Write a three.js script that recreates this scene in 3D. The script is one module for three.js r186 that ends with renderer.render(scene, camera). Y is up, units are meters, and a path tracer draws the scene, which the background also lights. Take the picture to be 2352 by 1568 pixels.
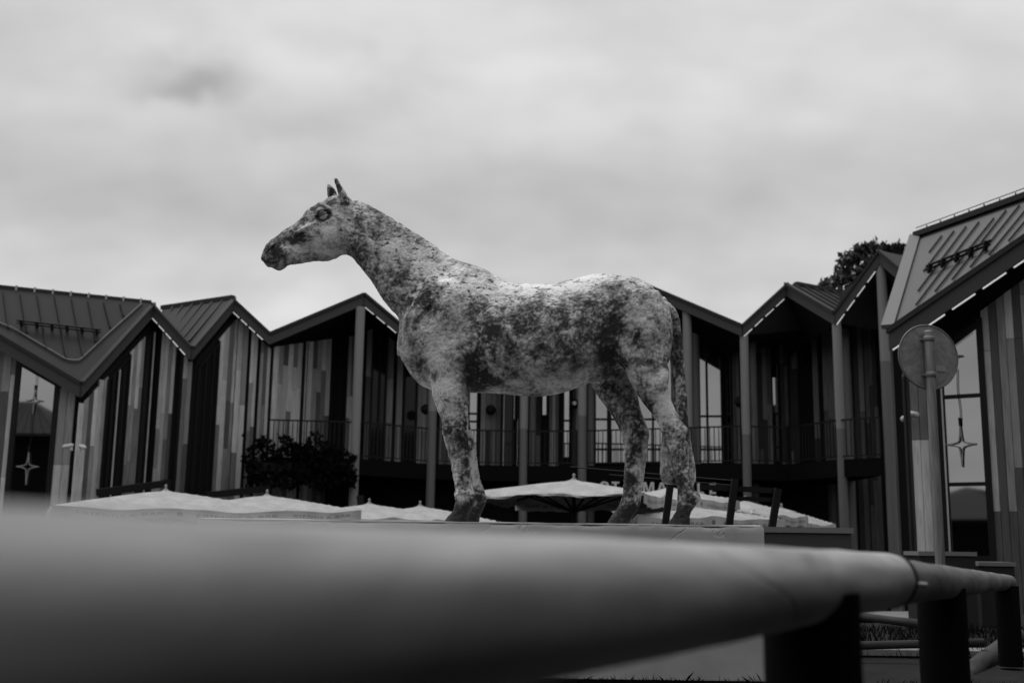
import * as THREE from 'three';
import { mergeGeometries } from 'three/addons/utils/BufferGeometryUtils.js';

// ---------------------------------------------------------------- camera, sky, sun, exposure
const scene = new THREE.Scene();
const F = 2600, CU = 1176, CV = 784;                       // focal length and centre, in units of a 2352 x 1568 picture
const EYE = 0.72;
const camera = new THREE.PerspectiveCamera(2 * Math.atan(784 / F) * 180 / Math.PI, 1024 / 682, 0.05, 900);
camera.position.set(0, EYE, 0);
camera.rotation.set(10.27 * Math.PI / 180, 0, 0.014, 'YXZ');
camera.focus = 6.9;
camera.userData.fStop = 2.8;
camera.updateMatrixWorld(true);
scene.add(camera);

const renderer = new THREE.WebGLRenderer({ antialias: true });
renderer.toneMapping = THREE.LinearToneMapping;
renderer.toneMappingExposure = 1.0;
renderer.shadowMap.enabled = true;
renderer.shadowMap.type = THREE.PCFSoftShadowMap;

// seeded noise
function rng(seed) { let s = seed >>> 0; return () => { s = (s + 0x6D2B79F5) >>> 0; let t = s; t = Math.imul(t ^ (t >>> 15), t | 1); t ^= t + Math.imul(t ^ (t >>> 7), t | 61); return ((t ^ (t >>> 14)) >>> 0) / 4294967296; }; }
const PERM = new Uint8Array(512), GR = new Float32Array(256 * 3);
{
  const r = rng(7); const p = [...Array(256).keys()];
  for (let i = 255; i > 0; i--) { const j = Math.floor(r() * (i + 1)); [p[i], p[j]] = [p[j], p[i]]; }
  for (let i = 0; i < 512; i++) PERM[i] = p[i & 255];
  for (let i = 0; i < 256; i++) { const z = r() * 2 - 1, a = r() * 6.283, s = Math.sqrt(1 - z * z); GR[i * 3] = Math.cos(a) * s; GR[i * 3 + 1] = Math.sin(a) * s; GR[i * 3 + 2] = z; }
}
function noise(x, y, z) {
  const xi = Math.floor(x), yi = Math.floor(y), zi = Math.floor(z), fx = x - xi, fy = y - yi, fz = z - zi;
  const X = xi & 255, Y = yi & 255, Z = zi & 255;
  const u = fx * fx * fx * (fx * (fx * 6 - 15) + 10), v = fy * fy * fy * (fy * (fy * 6 - 15) + 10), w = fz * fz * fz * (fz * (fz * 6 - 15) + 10);
  const g = (i, dx, dy, dz) => GR[i * 3] * dx + GR[i * 3 + 1] * dy + GR[i * 3 + 2] * dz;
  const A = PERM[X] + Y, B = PERM[X + 1] + Y;
  const AA = PERM[A] + Z, AB = PERM[A + 1] + Z, BA = PERM[B] + Z, BB = PERM[B + 1] + Z;
  const l = (a, b, t) => a + (b - a) * t;
  return 1.5 * l(
    l(l(g(PERM[AA], fx, fy, fz), g(PERM[BA], fx - 1, fy, fz), u), l(g(PERM[AB], fx, fy - 1, fz), g(PERM[BB], fx - 1, fy - 1, fz), u), v),
    l(l(g(PERM[AA + 1], fx, fy, fz - 1), g(PERM[BA + 1], fx - 1, fy, fz - 1), u), l(g(PERM[AB + 1], fx, fy - 1, fz - 1), g(PERM[BB + 1], fx - 1, fy - 1, fz - 1), u), v), w);
}
function fbm(x, y, z, n = 4, gain = 0.5) { let s = 0, a = 1, t = 0; for (let i = 0; i < n; i++) { s += a * noise(x, y, z); t += a; a *= gain; x = x * 2.03 + 11.3; y = y * 2.03 + 5.7; z = z * 2.03 + 3.1; } return s / t; }
const clamp = (x, a = 0, b = 1) => Math.min(b, Math.max(a, x));
const smooth = (a, b, x) => { const t = clamp((x - a) / (b - a)); return t * t * (3 - 2 * t); };
const lerp = (a, b, t) => a + (b - a) * t;

// the overcast sky
{
  const W = 1536, H = 768, data = new Float32Array(W * H * 4);
  for (let j = 0; j < H; j++) {
    const el = ((j + 0.5) / H - 0.5) * Math.PI;
    for (let i = 0; i < W; i++) {
      const az = ((i + 0.5) / W - 0.5) * 2 * Math.PI;           // u = atan2(z, x) / 2pi + 0.5
      const x = Math.cos(el) * Math.cos(az), y = Math.sin(el), z = Math.cos(el) * Math.sin(az);
      let L;
      if (y <= 0) L = 0.12;
      else {
        const s = 1 / (y + 0.42);                               // a flat cloud deck seen in perspective
        const px = x * s, pz = z * s;
        const a = fbm(px * 1.35 + 3.1, 0.3, pz * 2.6 + 1.7, 4, 0.55), b = fbm(px * 4.2 + 9, 2.3, pz * 7.5, 4, 0.55), c = fbm(px * 0.8, 7.1, pz * 1.6 + 4, 2);
        const e2 = fbm(px * 9 + 2, 4.2, pz * 13, 3, 0.55);
        L = 0.635 + 0.19 * a + 0.15 * b + 0.06 * c + 0.07 * e2;
        L += 0.07 * smooth(0.3, 0.5, y) + 0.45 * smooth(0.46, 1, y);          // an overcast sky is brightest overhead
        L -= 0.115 * Math.exp(-Math.pow((y - 0.295 - 0.03 * c - 0.02 * a) / 0.05, 2)) * (0.85 + 1.1 * b + 0.8 * a);   // a greyer bank low over the roofs
        L += 0.03 * smooth(0.24, 0.16, y);
        // a small darker wisp high on the left
        const wz = Math.atan2(x, -z), wq = 0.012 * noise(wz * 24, y * 40, 1) + 0.006 * noise(wz * 70, y * 110, 3);
        const wx = wz + 0.292, wy = y - 0.374 - 0.1 * wx + wq;
        L -= 0.24 * Math.exp(-Math.pow(wx / 0.05, 2) - Math.pow((wy > 0 ? wy / 0.019 : wy / 0.012), 2)) * (0.85 + 0.6 * b);
        L -= 0.08 * Math.exp(-Math.pow((wz + 0.215) / 0.055, 2) - Math.pow((y - 0.347 + wq) / 0.016, 2));
        L -= 0.05 * Math.exp(-Math.pow((wz + 0.115) / 0.06, 2) - Math.pow((y - 0.40 + 2 * wq) / 0.02, 2));
        L = clamp(L, 0.3, 1.3);
      }
      const k = (j * W + i) * 4; data[k] = L; data[k + 1] = L; data[k + 2] = L; data[k + 3] = 1;
    }
  }
  const sky = new THREE.DataTexture(data, W, H, THREE.RGBAFormat, THREE.FloatType);
  sky.mapping = THREE.EquirectangularReflectionMapping; sky.magFilter = THREE.LinearFilter; sky.minFilter = THREE.LinearFilter;
  sky.wrapS = THREE.RepeatWrapping; sky.needsUpdate = true;
  scene.background = sky; scene.environment = sky;
}
const sun = new THREE.DirectionalLight(new THREE.Color(1, 1, 1), 1.5);
sun.position.set(-9, 34, -9); sun.target.position.set(0, 0, 0);
sun.castShadow = true; sun.shadow.radius = 45; sun.shadow.mapSize.set(2048, 2048);
Object.assign(sun.shadow.camera, { left: -45, right: 45, top: 45, bottom: -45, near: 1, far: 140 });
scene.add(sun, sun.target);

// ---------------------------------------------------------------- helpers
const M4 = new THREE.Matrix4(), V = (x, y, z) => new THREE.Vector3(x, y, z);
function ray(u, v) { return V((u - CU) / F, -(v - CV) / F, -1).applyEuler(camera.rotation); }
function at(u, v, d) { const r = ray(u, v); return r.multiplyScalar(d / -r.z).add(camera.position); }     // point of the place at distance d in depth
const taken = {};
function numbered(n) { const k = taken[n] ?? 0; taken[n] = k + 1; return k ? n + '_' + String(k).padStart(3, '0') : n; }
function tag(o, label, category, group, kind) { if (label) o.userData.label = label; if (category) o.userData.category = category; if (group) o.userData.group = group; if (kind) o.userData.kind = kind; return o; }
function thing(name, label, category, pos = [0, 0, 0], turn = 0, group) { const o = new THREE.Group(); o.name = numbered(name); o.position.set(...pos); o.rotation.y = turn; tag(o, label, category, group); scene.add(o); return o; }
function mesh(name, geo, m, parent = scene) { const o = new THREE.Mesh(geo, m); o.name = parent === scene ? numbered(name) : name; o.castShadow = o.receiveShadow = true; parent.add(o); return o; }
const grey = (l, rough = 0.85, extra = {}) => new THREE.MeshPhysicalMaterial({ color: new THREE.Color().setRGB(l, l, l), roughness: rough, specularIntensity: rough >= 0.85 ? 0.08 : l < 0.06 ? 0.25 : 0.6, ...extra });
function canvasTex(w, h, draw, srgb = true) {
  const c = document.createElement('canvas'); c.width = w; c.height = h; draw(c.getContext('2d'), w, h);
  const t = new THREE.CanvasTexture(c); if (srgb) t.colorSpace = THREE.SRGBColorSpace; t.wrapS = t.wrapT = THREE.RepeatWrapping; t.anisotropy = 8; return t;
}
function noiseTex(n, f, srgb = false) {                        // a tileable grey texture, f(u, v) in 0..1 -> 0..1 using noise on a torus
  const d = new Uint8Array(n * n * 4);
  for (let j = 0; j < n; j++) for (let i = 0; i < n; i++) { const g = clamp(f(i / n, j / n)) * 255, k = (j * n + i) * 4; d[k] = d[k + 1] = d[k + 2] = g; d[k + 3] = 255; }
  const t = new THREE.DataTexture(d, n, n); t.wrapS = t.wrapT = THREE.RepeatWrapping; t.magFilter = THREE.LinearFilter; t.minFilter = THREE.LinearMipmapLinearFilter; t.generateMipmaps = true; if (srgb) t.colorSpace = THREE.SRGBColorSpace; t.needsUpdate = true; return t;
}
function torus(u, v, f, n = 4) { const a = u * 6.28318, b = v * 6.28318, r = f / 6.28318; return fbm(Math.cos(a) * r + 10, Math.sin(a) * r + Math.cos(b) * r + 20, Math.sin(b) * r + 30, n, 0.55); }
function boxBetween(a, b, w, h) {                              // a bar from point a to point b, w wide and h high
  const d = b.clone().sub(a), len = d.length(), g = new THREE.BoxGeometry(w, h, len);
  const m = new THREE.Matrix4().lookAt(a, b, V(0, 1, 0)); g.applyMatrix4(m); g.translate((a.x + b.x) / 2, (a.y + b.y) / 2, (a.z + b.z) / 2); return g;
}
function tubeBetween(a, b, r0, r1 = r0, seg = 14, hseg = 1) {
  const d = b.clone().sub(a), len = d.length(), g = new THREE.CylinderGeometry(r1, r0, len, seg, hseg);
  g.applyQuaternion(new THREE.Quaternion().setFromUnitVectors(V(0, 1, 0), d.normalize())); g.translate((a.x + b.x) / 2, (a.y + b.y) / 2, (a.z + b.z) / 2); return g;
}
function polyGeo(tris, uvScale = 1) {                          // flat-shaded triangles from points
  const p = [], uv = [], e1 = V(0, 0, 0), e2 = V(0, 0, 0);
  for (const t of tris) for (const q of t) { p.push(q.x, q.y, q.z); uv.push(q.x * uvScale, (q.y + q.z) * uvScale); }
  const g = new THREE.BufferGeometry(); g.setAttribute('position', new THREE.Float32BufferAttribute(p, 3)); g.setAttribute('uv', new THREE.Float32BufferAttribute(uv, 2)); g.computeVertexNormals(); return g;
}
const quad = (a, b, c, d) => [[a, b, c], [a, c, d]];
function prism(front, back) {                                  // two polygons with the same number of corners joined by sides
  const n = front.length, t = [];
  for (let i = 1; i < n - 1; i++) { t.push([front[0], front[i], front[i + 1]]); t.push([back[0], back[i + 1], back[i]]); }
  for (let i = 0; i < n; i++) { const j = (i + 1) % n; t.push(...quad(front[j], front[i], back[i], back[j])); }
  return polyGeo(t);
}

// ---------------------------------------------------------------- materials
const grainTex = noiseTex(256, (u, v) => 0.78 + 0.3 * torus(u * 6 % 1, v, 14) + 0.25 * torus(u, v, 5));
const boardBump = noiseTex(128, (u, v) => 0.5 + 0.5 * torus(u, v, 20));
const TONES = [0.02, 0.05, 0.105, 0.19, 0.31, 0.46, 0.6, 0.74];
function torus2(u, v, fu, fv, n = 4) { const a = u * 6.28318, b = v * 6.28318, r = fu / 6.28318, q = fv / 6.28318; return fbm(Math.cos(a) * r + 10, Math.sin(a) * r + Math.cos(b) * q + 20, Math.sin(b) * q + 30, n, 0.6); }
const boardTex = noiseTex(512, (u, v) => 0.8 + 0.3 * torus2(u, v, 46, 3, 3) + 0.25 * torus2(u + 0.4, v, 7, 1.5, 3));
const boardM = TONES.map(t => grey(t, 0.8, { map: boardTex }));
const M = {
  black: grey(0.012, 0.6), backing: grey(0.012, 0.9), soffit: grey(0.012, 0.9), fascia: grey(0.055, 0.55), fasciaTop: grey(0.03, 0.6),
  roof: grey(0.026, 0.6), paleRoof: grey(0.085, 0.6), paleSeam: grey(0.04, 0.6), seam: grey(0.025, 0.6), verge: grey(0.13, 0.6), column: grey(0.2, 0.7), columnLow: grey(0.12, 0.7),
  frame: grey(0.012, 0.5), rail: grey(0.012, 0.5), slab: grey(0.006, 0.9), metal: grey(0.35, 0.4, { metalness: 0.6 }), wire: grey(0.14, 0.6),
  white: grey(0.5, 0.6), plant: grey(0.007, 0.9), concrete: grey(0.16, 0.9),
  glass: new THREE.MeshPhysicalMaterial({ color: new THREE.Color().setRGB(0.3, 0.3, 0.3), roughness: 0.03, metalness: 1 }),
  dimGlass: new THREE.MeshPhysicalMaterial({ color: new THREE.Color().setRGB(0.012, 0.012, 0.012), roughness: 0.06, metalness: 0, ior: 1.3 }),
  led: new THREE.MeshStandardMaterial({ color: 0xffffff, emissive: 0xffffff, emissiveIntensity: 0.35, roughness: 0.6 }),
};

// ---------------------------------------------------------------- ground
const LOW = -1.25;                                             // the courtyard lies lower than the bank with the horse
const pathM = grey(0.2, 0.95, { map: grainTex });
{
  const g = new THREE.PlaneGeometry(600, 600, 240, 240); g.rotateX(-Math.PI / 2);
  const p = g.attributes.position, uv = g.attributes.uv;
  for (let i = 0; i < p.count; i++) {
    let x = p.getX(i), z = p.getZ(i);
    x = Math.sign(x) * Math.pow(Math.abs(x) / 300, 2.2) * 300; z = Math.sign(z) * Math.pow(Math.abs(z) / 300, 2.2) * 300 - 8;
    const y = LOW * smooth(-14.6, -17.5, z) + (Math.abs(z + 8) < 30 ? 0.02 * fbm(x * 0.8, 1, z * 0.8, 3) : 0);
    p.setXYZ(i, x, y - 0.02, z); uv.setXY(i, x * 0.5, z * 0.5);
  }
  g.computeVertexNormals();
  const o = mesh('ground', g, grey(0.03, 0.95, { map: grainTex })); tag(o, 'dark ground around the plinth and down into the courtyard', null, null, 'structure');
}

// ---------------------------------------------------------------- the building: three wings round a courtyard under folded roofs
function Facet(A, B) {                                         // A, B: points of the wall line (x, z) with the height of the wall top
  const dx = B.x - A.x, dz = B.z - A.z, len = Math.hypot(dx, dz), tx = dx / len, tz = dz / len;
  let nx = -tz, nz = tx; if (nx * -A.x + nz * -A.z < 0) { nx = -nx; nz = -nz; }   // faces the camera's side
  return {
    A, B, len, s(u, v = 960) { const r = ray(u, v); const den = r.x * nx + r.z * nz, k = (A.x * nx + A.z * nz) / den; return (r.x * k - A.x) * tx + (r.z * k - A.z) * tz; },
    y(u, v) { const r = ray(u, v); const k = (A.x * nx + A.z * nz) / (r.x * nx + r.z * nz); return EYE + r.y * k; },
    P(s, y, off = 0) { return V(A.x + tx * s + nx * off, y, A.z + tz * s + nz * off); },
    top(s) { return A.y + (B.y - A.y) * s / len; },
  };
}
function slab(f, s0, s1, y0, y1, off, thick, y1b = y1, y0b = y0) {   // an upright panel on a facet; y1 and y1b are its two top corners
  const fr = [f.P(s0, y0, off + thick), f.P(s1, y0b, off + thick), f.P(s1, y1b, off + thick), f.P(s0, y1, off + thick)];
  const bk = [f.P(s0, y0, off), f.P(s1, y0b, off), f.P(s1, y1b, off), f.P(s0, y1, off)];
  return prism(fr, bk);
}
function facetOf(parent, uA, vA, dA, uB, vB, dB, inset = 0) {
  const a = at(uA, vA, dA), b = at(uB, vB, dB); a.z -= inset; b.z -= inset; return Object.assign(Facet(a, b), { parent });
}
let bseed = 11;
// boards between u0 and u1: n columns of boards whose tones are given per column, with the joints' heights v
function boards(f, u0, u1, cols, opt = {}) {
  const r = rng(bseed++), s0 = f.s(u0, opt.v), s1 = f.s(u1, opt.v), n = cols.length, base = opt.base ?? LOW;
  for (let i = 0; i < n; i++) {
    const a = lerp(s0, s1, i / n) + 0.004, b = lerp(s0, s1, (i + 1) / n) - 0.004;
    const segs = cols[i]; let yTop = null;
    const um = lerp(u0, u1, (i + 0.5) / n);
    for (let k = 0; k < segs.length; k += 2) {
      const tone = segs[k], vEnd = segs[k + 1];
      const yb = vEnd === undefined ? base : f.y(um, vEnd);
      const th = 0.03 + 0.012 * r();
      const y1 = yTop === null ? (opt.top !== undefined ? opt.top : f.top(a)) : yTop, y1b = yTop === null ? (opt.top !== undefined ? opt.top : f.top(b)) : yTop;
      if (Math.min(y1, y1b) > yb + 0.05) mesh('board', slab(f, a, b, yb + 0.004, y1, 0.0, th, y1b), boardM[tone], f.parent);
      yTop = yb - 0.004;
    }
  }
}
function autoBoards(f, u0, u1, n, tones, opt = {}) {           // staggered boards in random tones, joints a few metres apart
  const r = rng(bseed++ * 7 + 3), cols = [];
  for (let i = 0; i < n; i++) {
    const c = []; let v = (opt.v0 ?? 700) + r() * 190; let last = -1;
    for (let k = 0; k < 4; k++) { let t; do t = tones[Math.floor(r() * tones.length)]; while (t === last && tones.length > 1); last = t; c.push(t); if (v > 1180 || k === 3) break; c.push(v); v += 90 + r() * 190; }
    if (c.length % 2 === 0) c.pop();
    cols.push(c);
  }
  boards(f, u0, u1, cols, opt);
}
function windowBay(f, u0, u1, o = {}) {                        // glass between u0 and u1, with a dark frame and bars
  const w = new THREE.Group(); w.name = 'window'; f.parent.add(w);
  const s0 = f.s(u0), s1 = f.s(u1), fw = o.fw ?? 0.07, base = o.v1 !== undefined ? f.y((u0 + u1) / 2, o.v1) : (o.base ?? LOW);
  const dy = o.drop ?? 0.06, t0 = o.v0 !== undefined ? f.y((u0 + u1) / 2, o.v0) : f.top(s0) - dy, t1 = o.v0 !== undefined ? t0 : f.top(s1) - dy;
  const bars = [slab(f, s0, s0 + fw, base, t0, 0.0, 0.07), slab(f, s1 - fw, s1, base, t1, 0.0, 0.07)];
  const T = s => t0 + (t1 - t0) * (s - s0) / (s1 - s0);
  bars.push(slab(f, s0 + fw, s1 - fw, T(s0 + fw) - fw, T(s0 + fw), 0.0, 0.066, T(s1 - fw), T(s1 - fw) - fw));
  bars.push(slab(f, s0 + fw, s1 - fw, base, base + fw, 0.0, 0.066));
  const ys = (o.bars ?? []).map(v => f.y((u0 + u1) / 2, v)).sort((a, b) => b - a), us = (o.mull ?? []).map(u => f.s(u));
  for (const y of ys) bars.push(slab(f, s0 + fw, s1 - fw, y - 0.03, y + 0.03, 0.0, 0.062));
  for (const s of us) bars.push(slab(f, s - 0.035, s + 0.035, base + fw, T(s) - fw, 0.0, 0.068));
  mesh('frame', mergeGeometries(bars), M.frame, w);
  const xs = [s0 + fw, ...us, s1 - fw], levels = [null, ...ys, base + fw];
  for (let i = 0; i < xs.length - 1; i++) for (let k = 0; k < levels.length - 1; k++) {
    const a = xs[i], b = xs[i + 1], lo = levels[k + 1];
    const h0 = levels[k] === null ? T(a) - fw / 2 : levels[k], h1 = levels[k] === null ? T(b) - fw / 2 : levels[k];
    if (Math.min(h0, h1) <= lo) continue;
    mesh('pane', slab(f, a, b, lo, h0, 0.012, 0.012, h1), o.dim ? M.dimGlass : M.glass, w);
  }
  if (o.light) for (const u of o.light) { const s = f.s(u); mesh('mullion_edge', slab(f, s - 0.012, s + 0.012, base + fw, T(s) - fw, 0.07, 0.03), boardM[6], w); }
  return w;
}
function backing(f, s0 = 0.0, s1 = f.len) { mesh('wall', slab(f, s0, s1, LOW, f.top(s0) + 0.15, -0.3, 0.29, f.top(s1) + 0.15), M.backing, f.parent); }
// roof edge: a fascia board with a trim under the roofing and a row of light strips
function fascia(parent, a, b, h = 0.34, lights = 0, mat = M.fascia) {
  const d = b.clone().sub(a).normalize(), n = V(-d.z, 0, d.x).normalize(); if (n.z < 0) n.negate();
  const up = V(0, 1, 0);
  const q = (p, y, o) => p.clone().addScaledVector(up, y).addScaledVector(n, o);
  mesh('fascia', prism([q(a, -h, 0.05), q(b, -h, 0.05), q(b, -0.07, 0.05), q(a, -0.07, 0.05)], [q(a, -h, -0.02), q(b, -h, -0.02), q(b, -0.07, -0.02), q(a, -0.07, -0.02)]), mat, parent);
  mesh('fascia_trim', prism([q(a, -0.066, 0.1), q(b, -0.066, 0.1), q(b, 0.03, 0.1), q(a, 0.03, 0.1)], [q(a, -0.066, -0.05), q(b, -0.066, -0.05), q(b, 0.03, -0.05), q(a, 0.03, -0.05)]), M.fasciaTop, parent);
  if (lights) {
    const len = a.distanceTo(b), step = lights, n2 = Math.floor(len / step);
    for (let i = 0; i < n2; i++) {
      const t0 = (i + 0.1) * step / len, t1 = (i + 0.86) * step / len;
      mesh('light_strip', tubeBetween(q(a.clone().lerp(b, t0), -h - 0.03, 0.03), q(a.clone().lerp(b, t1), -h - 0.03, 0.03), 0.013, 0.013, 6), M.led, parent);
    }
  }
}
function roofPlane(parent, pts, drop = 0.3) { const lo = pts.map(p => p.clone().setY(p.y - drop)); mesh('roof', prism(pts, lo), M.roof, parent); }
function soffitPlane(parent, pts, drop = 0.305) { mesh('soffit', prism(pts.map(p => p.clone().setY(p.y - drop)), pts.map(p => p.clone().setY(p.y - drop - 0.02))), M.soffit, parent); }
function seams(parent, a0, b0, a1, b1, n, t0 = 0.04, t1 = 0.98) {    // standing seams from line a0-b0 to line a1-b1
  for (let i = 0; i < n; i++) { const t = lerp(t0, t1, i / (n - 1)); const p = a0.clone().lerp(b0, t), q = a1.clone().lerp(b1, t); p.y += 0.02; q.y += 0.02; mesh('seam', boxBetween(p, q, 0.045, 0.06), M.seam, parent); }
}
function snowRail(parent, a, b, n) {
  const w = []; const up = V(0, 0.075, 0.035);
  w.push(tubeBetween(a.clone().add(up), b.clone().add(up), 0.022, 0.022, 6), tubeBetween(a.clone().addScaledVector(up, 1.8), b.clone().addScaledVector(up, 1.8), 0.022, 0.022, 6));
  for (let i = 0; i < n; i++) { const p = a.clone().lerp(b, (i + 0.3) / (n - 0.4)); w.push(boxBetween(p, p.clone().addScaledVector(up, 2.1), 0.07, 0.05)); }
  mesh('snow_guard', mergeGeometries(w.map(g => g.toNonIndexed())), M.black, parent);
}
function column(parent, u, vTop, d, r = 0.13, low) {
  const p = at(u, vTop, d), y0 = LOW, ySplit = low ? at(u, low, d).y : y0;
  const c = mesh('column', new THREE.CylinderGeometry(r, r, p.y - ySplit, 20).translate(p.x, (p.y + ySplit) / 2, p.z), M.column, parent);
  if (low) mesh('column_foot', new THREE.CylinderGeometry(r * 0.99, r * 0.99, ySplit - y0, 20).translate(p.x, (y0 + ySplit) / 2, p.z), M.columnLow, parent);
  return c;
}

// left wing
let paneL, paneR;
const left = thing('timber_clad_wing', 'left wing with striped timber boards, two gables and a star hung in its window', 'building');
const L0 = at(-215, 643, 27.1), V1 = at(185, 878, 27), P1 = at(350, 697, 29.5), V2 = at(440, 797, 29.3), P2 = at(535, 686, 31), V3 = at(620, 765, 31.2);
{
  const R0 = at(-215, 640, 27.2), R1 = at(346, 697, 29.6);
  roofPlane(left, [L0, V1, P1]);
  const back = V(-1, 0, -7), bk = p => p.clone().add(back);
  roofPlane(left, [L0, P1, bk(P1), bk(L0)]);
  roofPlane(left, [P1, V2, bk(V2), bk(P1)]);
  const R2 = at(372, 707, 32.3);
  roofPlane(left, [V2, P2, R2, at(365, 760, 31)]);
  roofPlane(left, [P2, V3, bk(V3), R2]);
  soffitPlane(left, [L0, V1, P1, bk(P1), bk(L0)]); soffitPlane(left, [P1, V2, bk(V2), bk(P1)]); soffitPlane(left, [V2, P2, bk(P2), bk(V2)]); soffitPlane(left, [P2, V3, bk(V3), bk(P2)]);
  fascia(left, L0, V1, 0.36); fascia(left, V1, P1, 0.36); fascia(left, P1, V2, 0.34, 0.3); fascia(left, V2, P2, 0.34); fascia(left, P2, V3, 0.34, 0.3);
  // ridge cap, clips and seams of the near roof plane
  mesh('ridge_cap', boxBetween(R0, R1, 0.2, 0.14), M.fasciaTop, left);
  for (let i = 0; i < 13; i++) { const p = R0.clone().lerp(R1, 0.06 + i * 0.075); mesh('ridge_clip', new THREE.BoxGeometry(0.04, 0.13, 0.05).translate(p.x, p.y + 0.03, p.z + 0.1), boardM[5], left); }
  const onPlane = (u, v, o = 0.03) => { const nrm = V1.clone().sub(L0).cross(P1.clone().sub(L0)).normalize(); if (nrm.y < 0) nrm.negate(); const r = ray(u, v); const k = L0.clone().sub(camera.position).dot(nrm) / r.dot(nrm); return r.multiplyScalar(k).add(camera.position).addScaledVector(nrm, o); };
  for (const [a, b, c, d] of [[-70, 668, -66, 712], [-33, 672, -25, 735], [6.7, 676, 17.5, 755], [45.6, 681, 60.4, 766], [84.6, 682, 104.7, 800], [124.9, 686.6, 150.4, 822], [163.8, 692, 189.3, 820], [201.4, 696, 219, 786], [237.7, 700, 252.4, 754], [275, 703, 283, 728]]) mesh('seam', boxBetween(onPlane(a, b - 3), onPlane(c, d), 0.035, 0.05), M.seam, left);
  const cable = new THREE.CatmullRomCurve3([onPlane(-40, 728), onPlane(30, 756), onPlane(150, 826), onPlane(182, 828), onPlane(250, 765), onPlane(325, 698)], false, 'catmullrom', 0.1);
  mesh('lightning_cable', new THREE.TubeGeometry(cable, 60, 0.02, 5), M.wire, left);
  snowRail(left, onPlane(38, 762 - 12, 0.02), onPlane(232, 772, 0.02), 6);
  snowRail(left, at(428, 762, 31.0), at(459, 750, 31.2), 2);
  seams(left, at(392, 704, 32.1), at(527, 688, 31.1), at(372, 742, 31.6), at(441, 790, 29.4), 6, 0.05, 0.9);
  mesh('ridge_cap', boxBetween(R2, P2.clone().add(V(0, 0.05, -0.05)), 0.16, 0.12), M.fasciaTop, left);

  const inset = 0.45;
  const fA = facetOf(left, -215, 673, 27.1, 186, 902, 27, inset);
  backing(fA);
  boards(fA, -60, 15, [[4], [2, 880, 5], [3], [4, 900, 2]]); boards(fA, 15, 27, [[3, 860, 5, 1095, 6]]);
  paneL = fA;
  windowBay(fA, 27, 132, { bars: [998], fw: 0.12, drop: 0.1, v1: 1230 });
  boards(fA, 132, 169, [[4, 1067, 6], [4, 1067, 5]]);
  const fB = facetOf(left, 186, 905, 27, 350, 733, 29.5, inset);
  backing(fB);
  boards(fB, 177, 238, [[3, 925, 6], [4, 1020, 6], [2], [6, 1025, 4], [6, 870, 5], [4]]);
  windowBay(fB, 236, 286, { dim: true, mull: [249, 262], light: [260], fw: 0.05 });
  boards(fB, 286, 318, [[6, 930, 4, 1068, 3], [4, 1060, 3], [6, 938, 3], [4, 890, 3]]);
  windowBay(fB, 318, 352, { dim: true, mull: [336], light: [335], fw: 0.05 });
  const fC = facetOf(left, 350, 733, 29.5, 440, 834, 29.3, inset);
  backing(fC);
  boards(fC, 360, 396, [[6, 985, 4, 1075, 5], [6, 950, 5], [4, 1010, 3], [6, 950, 2]]);
  windowBay(fC, 396, 414, { dim: true, fw: 0.05 }); boards(fC, 414, 434, [[5, 870, 3], [2, 830, 4, 1020, 2]]); 
  const fD = facetOf(left, 440, 834, 29.3, 535, 721, 31, inset);
  backing(fD);
  windowBay(fD, 446, 491, { dim: true, mull: [462, 478], fw: 0.06 });
  boards(fD, 491, 535, [[6, 975, 3], [5, 870, 6], [3, 920, 2, 1030, 4], [6, 925, 4]]);
  const fE = facetOf(left, 535, 721, 31, 620, 801, 31.2, inset);
  backing(fE);
  boards(fE, 535, 560, [[5, 850, 6, 1040, 3], [4, 930, 6]]);
  boards(fE, 567, 583, [[6, 880, 4, 990, 3], [5, 980, 2]]); boards(fE, 590, 614, [[3, 810, 4], [2, 930, 3], [5, 1000, 4]]);
}

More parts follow.
